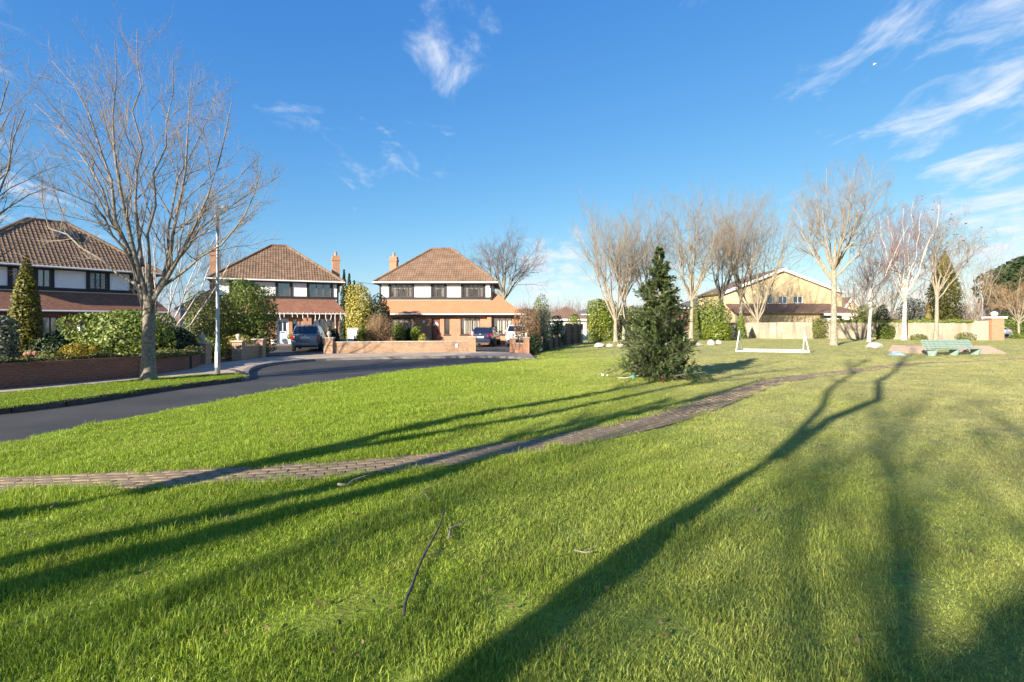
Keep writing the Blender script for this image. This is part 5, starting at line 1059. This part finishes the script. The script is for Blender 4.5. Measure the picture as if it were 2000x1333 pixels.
# ------------------------------------------------------------------ cars
def car(label, x, y, rz, paint, kind, name='parked_car'):
    """rear towards -y in its own frame. loft of cross sections along the length"""
    o = thing(name, label, 'car', (x, y, .112), rz)
    if kind == 'mpv': Lc, Wc, Hc = 4.4, 1.79, 1.64; prof = [(-2.2, .50, .98, .62), (-2.12, .34, 1.02, .80), (-1.5, .30, 1.02, .88), (.6, .30, .98, .89), (1.2, .30, .96, .88), (1.9, .34, .84, .80), (2.2, .42, .70, .60)]; cab = [(-2.06, 1.02, 0), (-1.72, 1.6, 1), (-.9, 1.64, 1), (.1, 1.62, 1), (1.35, .99, 0)]
    elif kind == 'suv': Lc, Wc, Hc = 4.5, 1.84, 1.66; prof = [(-2.2, .55, 1.04, .66), (-2.1, .38, 1.08, .84), (-1.5, .33, 1.06, .91), (.6, .33, 1.02, .92), (1.2, .33, 1.0, .91), (1.95, .36, .92, .82), (2.25, .45, .78, .62)]; cab = [(-2.04, 1.07, 0), (-1.6, 1.58, 1), (-.8, 1.66, 1), (.1, 1.63, 1), (1.2, 1.02, 0)]
    else: Lc, Wc, Hc = 4.65, 1.82, 1.44; prof = [(-2.32, .45, .93, .66), (-2.22, .30, .99, .82), (-1.6, .27, 1.0, .90), (.5, .27, .92, .91), (1.2, .27, .90, .90), (2.0, .30, .78, .82), (2.32, .40, .64, .62)]; cab = [(-1.95, .99, 0), (-1.05, 1.40, 1), (-.45, 1.44, 1), (.15, 1.42, 1), (1.25, .92, 0)]
    v = []; f = []; n = 9
    for (yy, zb, zt, hw) in prof: v += [(-hw * .88, yy, zb), (-hw, yy, zb + (zt - zb) * .35), (-hw * 1.0, yy, zb + (zt - zb) * .7), (-hw * .93, yy, zt), (0, yy, zt + .03), (hw * .93, yy, zt), (hw, yy, zb + (zt - zb) * .7), (hw, yy, zb + (zt - zb) * .35), (hw * .88, yy, zb)]
    m = len(prof); f = [(i * n + j, i * n + (j + 1) % n, (i + 1) * n + (j + 1) % n, (i + 1) * n + j) for i in range(m - 1) for j in range(n)] + [tuple(range(n)), tuple((m - 1) * n + j for j in range(n))[::-1]]
    bd = MB().add(v, f).build('body', M[paint], o, smooth=False); mod = bd.modifiers.new('bevel', 'BEVEL'); mod.width = .05; mod.segments = 3; mod.limit_method = 'ANGLE'; mod.angle_limit = R(25); bd.data.polygons.foreach_set('use_smooth', np.ones(len(bd.data.polygons), dtype=bool))
    bw_, tw = Wc / 2 * .90, Wc / 2 * .70; v = []
    for (yy, zz, t) in cab: hw = bw_ + (tw - bw_) * ((zz - cab[0][1]) / (Hc - cab[0][1])); v += [(-hw, yy, zz), (hw, yy, zz)]
    lowv = [(-bw_, cab[0][0] + .05, cab[0][1] - .06), (bw_, cab[0][0] + .05, cab[0][1] - .06), (-bw_, cab[-1][0] - .05, cab[-1][1] - .06), (bw_, cab[-1][0] - .05, cab[-1][1] - .06)]
    gh = MB().add(v + lowv, [(0, 1, 3, 2), (2, 3, 5, 4), (4, 5, 7, 6), (6, 7, 9, 8), (0, 2, 4, 6, 8, 12, 10), (1, 11, 13, 9, 7, 5, 3), (10, 11, 1, 0), (8, 9, 13, 12)]).build('roof', M[paint], o)
    mod = gh.modifiers.new('bevel', 'BEVEL'); mod.width = .04; mod.segments = 2; mod.limit_method = 'ANGLE'; mod.angle_limit = R(12); gh.data.polygons.foreach_set('use_smooth', np.ones(len(gh.data.polygons), dtype=bool))
    def quad(name, pts, mat, par, off=.012):
        p = [Vector(q) for q in pts]; nr = (p[1] - p[0]).cross(p[2] - p[0]).normalized(); c = sum(p, Vector()) / len(p)
        if nr.dot(c - Vector((0, 0, .9))) < 0: nr = -nr
        a = [q + (c - q) * .0 + nr * off for q in p]; b = [q - nr * .03 for q in p]; k = len(p); MB().add(a + b, [tuple(range(k)), tuple(range(2 * k - 1, k - 1, -1))] + [(i, k + i, k + (i + 1) % k, (i + 1) % k) for i in range(k)]).build(name, mat, par)
    (ya, za, _), (yb, zb, _), (yc, zc, _), (yd, zd, _), (ye, ze, _) = cab; hwf = lambda z: bw_ + (tw - bw_) * ((z - cab[0][1]) / (Hc - cab[0][1]))
    L1, L2 = .10, .88; pa = [(s * hwf(za + (zb - za) * t) * .90, ya + (yb - ya) * t, za + (zb - za) * t) for s, t in ((-1, L1), (1, L1), (1, L2), (-1, L2))]; quad('rear_window', pa, M['carglass'], o)
    pa = [(s * hwf(ze + (zd - ze) * t) * .92, ye + (yd - ye) * t, ze + (zd - ze) * t) for s, t in ((-1, .08), (1, .08), (1, .92), (-1, .92))]; quad('windscreen', pa, M['carglass'], o)
    for s in (-1, 1):
        for (y0, y1) in ((ya + .42, -.62), (-.55, .28), (.35, ye - .35)):
            zt0 = np.interp(y0, [yb, yc, yd, ye], [zb, zc, zd, ze]) - .09; zt1 = np.interp(y1, [yb, yc, yd, ye], [zb, zc, zd, ze]) - .09; z0 = za + .03; zt0 = max(zt0, z0 + .05); zt1 = max(zt1, z0 + .05)
            if y0 < yb: zt0 = za + (zb - za) * (y0 - ya) / (yb - ya) - .06
            quad('side_window', [(s * hwf(z0), y0, z0), (s * hwf(z0), y1, z0), (s * hwf(zt1), y1, zt1), (s * hwf(zt0), y0, zt0)], M['carglass'], o)
        ry = prof[0][0]; quad('tail_light', [(s * .50, ry + .0, .74), (s * .80, ry + .10, .74), (s * .80, ry + .10, .96 if kind != 'mpv' else 1.0), (s * .52, ry + .03, .92)] if kind != 'mpv' else [(s * .62, ry + .03, .72), (s * .82, ry + .1, .72), (s * .80, ry + .11, 1.0), (s * .66, ry + .05, 1.0)], M['red_lens'], o, .03)
        mr = MB().box(-.09, .09, -.05, .06, -.06, .07).build('wing_mirror', M[paint], o, bevel=.02); mr.location = (s * (Wc / 2 + .07), .75, za + .05)
        for wy in (-Lc * .29, Lc * .30):
            w = thing('wheel', '', '', (s * (Wc / 2 - .12), wy, .32)); w.parent = o
            for kk in ('label', 'category'): del w[kk]
            w.rotation_euler = (0, R(90), 0); MB().lathe([(.20, -.1), (.30, -.1), (.32, -.07), (.32, .07), (.30, .1), (.20, .1)], (0, 0, 0), 20).build('tyre', M['rubber'], w, smooth=False); MB().lathe([(.05, -.08), (.2, -.085), (.21, 0), (.2, .085), (.05, .08)], (0, 0, 0), 14).build('rim', M['alloy'], w)
    ry = prof[0][0]; MB().box(-.26, .26, ry - .02, ry + .03, .66 if kind == 'saloon' else .80, .77 if kind == 'saloon' else .91).build('number_plate', M['plate'], o, bevel=.004)
    MB().box(-.74, .74, ry - .05, ry + .08, .36, .56).build('bumper', M[paint] if kind != 'suv' else M['black_plastic'], o, bevel=.04); MB().box(-.7, .7, ry - .02, ry + .2, .25, .36).build('under_tray', M['black_plastic'], o, bevel=.02)
    bg = MB().lathe([(.0, -.01), (.055, -.008), (.055, .008), (.0, .01)], (0, 0, 0), 14).build('badge', M['alloy'], o); bg.location = (0, ry - .0, .93 if kind == 'saloon' else .97); bg.rotation_euler = (R(90), 0, 0)
    if kind != 'saloon':
        for s in (-1, 1): MB().tube([(s * tw * .93, -1.55, Hc - .02), (s * tw * .93, -1.3, Hc + .05), (s * tw * .93, -.1, Hc + .05), (s * tw * .93, .1, Hc - .02)], .018, 6).build('roof_rail', M['alloy'], o, uv=False)
        MB().bar((-.05, ya + .06, za + .1), (.3, ya + .1, za + .18), .02).build('rear_wiper', M['black_plastic'], o, uv=False)
    return o
cx_, cy_ = P(596, 687.5, .11); car('silver blue people carrier parked in front of the middle house', cx_ - .57, cy_ + 2.13, R(15), 'silver', 'mpv')
cx_, cy_ = P(938, 678.5, .11); car('navy blue saloon parked before the face-on house', cx_ + .28, cy_ + 2.28, R(-7), 'navy', 'saloon')
cx_, cy_ = P(1012, 678.5, .11); car('white estate car half hidden behind the clipped hedge', cx_ + .05, cy_ + 2.2, R(-3), 'carwhite', 'suv')
car('white car partly hidden behind the tall brick pillar at right', AT(1946, 56), 57, R(100), 'carwhite', 'saloon')
struct(MB().prism([(AT(1935, 52), 52), (90, 50), (90, 62), (AT(1935, 62), 62)], -.1, .36).build('far_road', M['asphalt'], uv=False))
# pots beside the pale blue door, white gate wall end
for px, m_, lab in ((534, 'leaf_brown', 'left'), (567, 'leaf_green', 'right')):
    q = o2 + u2 * on2(px, -1.2) + n2 * -1.2; o = thing('plant_pot', 'white plant pot %s of the pale blue front door' % lab, 'plant pot', (*q, .2)); MB().lathe([(.13, 0), (.17, .3), (.19, .31), (.19, .36), (.15, .36)], (0, 0, 0), 12).build('pot', M['white_paint'], o); rg = np.random.default_rng(px); u = rg.normal(size=(300, 3)); u /= np.linalg.norm(u, axis=1, keepdims=True); link('foliage', leaf_mesh(u * .24 + np.array([0, 0, .56]), u, .05, rg), M[m_], o)
ww = thing('white_wall', 'short bright white wall between the two facing houses', 'wall', (AT(679, 35.5), 35.5, .08), R(12)); MB().box(0, .75, 0, .22, 0, 1.38).build('masonry', M['render_white'], ww); MB().box(-.03, .78, -.03, .25, 1.38, 1.44).build('coping', M['cap'], ww)

# ------------------------------------------------------------------ what stands behind the viewpoint and throws the long shadows
TAN = math.tan(R(SUN_EL))
def shadow_limb(pts, p0, s0):
    out = []
    for px, py in pts:
        x, y = P(px, py, .3); p = x * AY - y * AX; s = x * AX + y * AY; out.append(((p - p0) * AY, -(p - p0) * AX, (s - s0) * TAN))
    return out
def shade_tree(label, p0, s0, trunk, limbs, seed, r, counts=(7, 6, 3)):
    x, y = p0 * AY + s0 * AX, -p0 * AX + s0 * AY
    tree('parkland_tree', label, (x, y, float(lawnz(x, y)) - .03), [(shadow_limb(l, p0, s0), rr, .05) for l, rr in limbs], M['bark'], M['twig'], seed, ([(0, 0, 0)] + shadow_limb(trunk, p0, s0), r, r * .85), counts, (40, 42, 40), (.3, .5, .5), .35, 'trees behind the viewpoint', rfloor=.008, t0=.45)
shade_tree('bare tree just behind the viewpoint that throws the forked shadow', -1.54, -6, [(1000, 1290), (1300, 1045), (1520, 885)], [([(1515, 890), (1600, 826), (1700, 775), (1745, 735), (1757, 708), (1790, 690)], .11), ([(1510, 892), (1580, 820), (1625, 765), (1660, 728), (1700, 704)], .075)], 201, .145)
shade_tree('bare tree behind the viewpoint with two stems', -4.35, -6, [(0, 1120), (60, 1105)], [([(20, 1145), (400, 1043), (850, 926), (1200, 815), (1400, 768), (1500, 742)], .17), ([(20, 1085), (400, 1003), (800, 915), (1100, 835), (1330, 775)], .15)], 202, .2)
shade_tree('bare tree behind the viewpoint nearest the road', -6.2, -6, [(0, 985), (200, 962), (420, 925)], [([(400, 928), (700, 868), (1000, 800), (1250, 750), (1480, 712)], .19), ([(600, 890), (850, 850), (1100, 800), (1350, 752), (1560, 716)], .13)], 203, .19)
rgx = np.random.default_rng(77)
for i, (p0, s0, h, sp) in enumerate(((1.2, -17, 14.5, 4.0), (4.5, -14, 13, 3.6), (-3.0, -24, 16, 4.4))):
    x, y = p0 * AY + s0 * AX, -p0 * AX + s0 * AY
    tree('parkland_tree', 'bare tree further behind the viewpoint, number %s in the row' % ('one', 'two', 'three')[i], (x, y, .2), auto_limbs(rgx, 8, h * .35, h * .93, sp, .2), M['bark'], M['twig'], 210 + i, ([(0, 0, 0), (.05, 0, 2), (.1, 0, h * .36)], .2, .15), (9, 6, 3), (40, 42, 40), (.42, .5, .5), .35, 'trees behind the viewpoint', rfloor=.01)
p0, s0 = .72, -11.0
shrub('evergreen_tree', 'leafy evergreen behind the viewpoint that throws the soft dark shadow at lower right', p0 * AY + s0 * AX, -p0 * AX + s0 * AY,   .2, 1.8, 1.8, 6.0, 'leaf_dark', size=.12, n=2300, shape='column', seed=88, group='trees behind the viewpoint', lump=.3, cat='tree')

# ------------------------------------------------------------------ grass
def grass():
    src = bpy.data.collections.new('grass_sources'); rg = np.random.default_rng(3)
    for k in range(4):
        n = 200; a = rg.random(n) * 6.283; r = np.sqrt(rg.random(n)) * .15; x, y = r * np.cos(a), r * np.sin(a); h = .018 + .028 * rg.random(n) ** 1.5; w = .0011 + .0010 * rg.random(n); yaw = rg.random(n) * 6.283; ln = .25 + .75 * rg.random(n); la = rg.random(n) * 6.283
        c, s = np.cos(yaw) * w, np.sin(yaw) * w; dx, dy = np.cos(la) * ln * h, np.sin(la) * ln * h
        v = np.stack([np.stack([x - c, y - s, 0 * x - .005], 1), np.stack([x + c, y + s, 0 * x - .005], 1), np.stack([x + c * .8 + dx * .35, y + s * .8 + dy * .35, h * .62], 1), np.stack([x - c * .8 + dx * .35, y - s * .8 + dy * .35, h * .62], 1), np.stack([x + dx, y + dy, h * (1 - .25 * ln)], 1)], 1).reshape(-1, 3)
        i = np.arange(n)[:, None] * 5; me = bpy.data.meshes.new('tuft'); set_mesh(me, v, [i + np.array([[0, 1, 2, 3]]), i + np.array([[3, 2, 4]])]); me.materials.append(M['blade']); o = bpy.data.objects.new('tuft', me); src.objects.link(o)
    pts = []; scl = []; hs = []
    tuft = lambda x, y: np.sin(x * 9.3 + 2.2 * np.sin(y * 4.1)) * np.sin(y * 8.1 + 2.3 * np.sin(x * 5.3))
    def scatter(y0, y1, step, sc0, poly=None):
        nonlocal pts, scl, hs
        ys = np.arange(y0, y1, step); 
        for yy in ys:
            lo_, hi_ = max(-yy * 1.08 - .6, float(edge(yy))), yy * 1.08 + .6; x = np.arange(lo_, hi_, step); x = x + rg.uniform(-.5, .5, len(x)) * step; y = yy + rg.uniform(-.5, .5, len(x)) * step
            e = x - edge(y); dpath = np.min(np.hypot(x[:, None] - pcl[None, ::4, 0], y[:, None] - pcl[None, ::4, 1]), axis=1)
            bald = np.sin(x * 2.1 + 1.3 * np.sin(y * 1.7)) * np.sin(y * 2.6 + 1.1 * np.sin(x * 1.9)); keep = (e > .02 + .05 * rg.random(len(x))) & (dpath > .27 + .10 * rg.random(len(x))) & ~((bald > .95) & (rg.random(len(x)) < .6)) & ~((tuft(x, y) < -.35) & (rg.random(len(x)) < .72) & (y < 9)) & (np.min([np.hypot(x - q[0], (y - q[1])) / (.09 + .05 * (i % 3)) for i, q in enumerate(SCUFF)], axis=0) > .7 + .5 * rg.random(len(x))); x, y, e, dp = x[keep], y[keep], e[keep], dpath[keep]
            pts.append(np.stack([x, y, lawnz(x, y)], 1)); lush = .92 - .47 * sst(-1.5, 4, x - .1 * y); edgey = 1 + .35 * (1 - sst(0, .5, dp - .36)); scl.append(sc0 * (.75 + .5 * rg.random(len(x)))); hs.append(lush * edgey * (.8 + .5 * rg.random(len(x))) * (1 + .4 * np.sin(x * 2.3 + y * .9 + np.sin(y * 3)) * np.sin(y * 3.1 - x * 1.2)) * (1 + .5 * tuft(x, y)))
    scatter(1.6, 6.5, .095, 1.0); scatter(6.5, 13, .14, 1.15); scatter(13, 24, .24, 1.7); scatter(24, 52, .5, 2.9)
    vp = np.array(vg); # the verge
    from mathutils.geometry import intersect_point_tri_2d
    bx0, by0 = vp.min(0); bx1, by1 = vp.max(0); q = rg.random((5200, 2)) * (np.array([bx1, by1]) - np.array([bx0, by0])) + np.array([bx0, by0])
    ins = np.zeros(len(q), bool); j = len(vp) - 1
    for i in range(len(vp)):
        a, b = vp[i], vp[j]; c = ((a[1] > q[:, 1]) != (b[1] > q[:, 1])) & (q[:, 0] < (b[0] - a[0]) * (q[:, 1] - a[1]) / (b[1] - a[1] + 1e-12) + a[0]); ins ^= c; j = i
    q = q[ins]; pts.append(np.column_stack([q, np.full(len(q), .135)])); scl.append(np.full(len(q), 1.6)); hs.append(np.full(len(q), .55))
    Pt = np.concatenate(pts); S = np.concatenate(scl); Hh = np.concatenate(hs); n = len(Pt)
    me = bpy.data.meshes.new('grass'); me.vertices.add(n); me.vertices.foreach_set('co', Pt.astype(np.float32).ravel())
    at = me.attributes.new('scl', 'FLOAT_VECTOR', 'POINT'); at.data.foreach_set('vector', np.stack([S, S, np.minimum(S, 1.25) * Hh], 1).astype(np.float32).ravel())
    at = me.attributes.new('rot', 'FLOAT_VECTOR', 'POINT'); at.data.foreach_set('vector', np.stack([rg.normal(size=n) * .08, rg.normal(size=n) * .08, rg.random(n) * 6.283], 1).astype(np.float32).ravel())
    o = link('grass', me, M['blade']); o['kind'] = 'stuff'; o['label'] = 'green lawn grass covering the open ground'; o['category'] = 'grass'
    ng = bpy.data.node_groups.new('grass_scatter', 'GeometryNodeTree'); ng.interface.new_socket('Geometry', in_out='INPUT', socket_type='NodeSocketGeometry'); ng.interface.new_socket('Geometry', in_out='OUTPUT', socket_type='NodeSocketGeometry')
    N, L = ng.nodes, ng.links; gi = N.new('NodeGroupInput'); go = N.new('NodeGroupOutput'); ci = N.new('GeometryNodeCollectionInfo'); ci.inputs['Collection'].default_value = src; ci.inputs['Separate Children'].default_value = True; ci.inputs['Reset Children'].default_value = True
    ip = N.new('GeometryNodeInstanceOnPoints'); ip.inputs['Pick Instance'].default_value = True
    def att(nm, t='FLOAT_VECTOR'): a = N.new('GeometryNodeInputNamedAttribute'); a.data_type = t; a.inputs['Name'].default_value = nm; return a.outputs[0]
    e2 = N.new('FunctionNodeEulerToRotation'); L.new(att('rot'), e2.inputs[0]); rv = N.new('FunctionNodeRandomValue'); rv.data_type = 'INT'; rv.inputs['Min'].default_value = 0; rv.inputs['Max'].default_value = 3
    L.new(gi.outputs[0], ip.inputs['Points']); L.new(ci.outputs[0], ip.inputs['Instance']); L.new(e2.outputs[0], ip.inputs['Rotation']); L.new(att('scl'), ip.inputs['Scale']); L.new(rv.outputs[2], ip.inputs['Instance Index']); L.new(ip.outputs[0], go.inputs[0])
    o.modifiers.new('scatter', 'NODES').node_group = ng; print('GRASS', n)
grass()
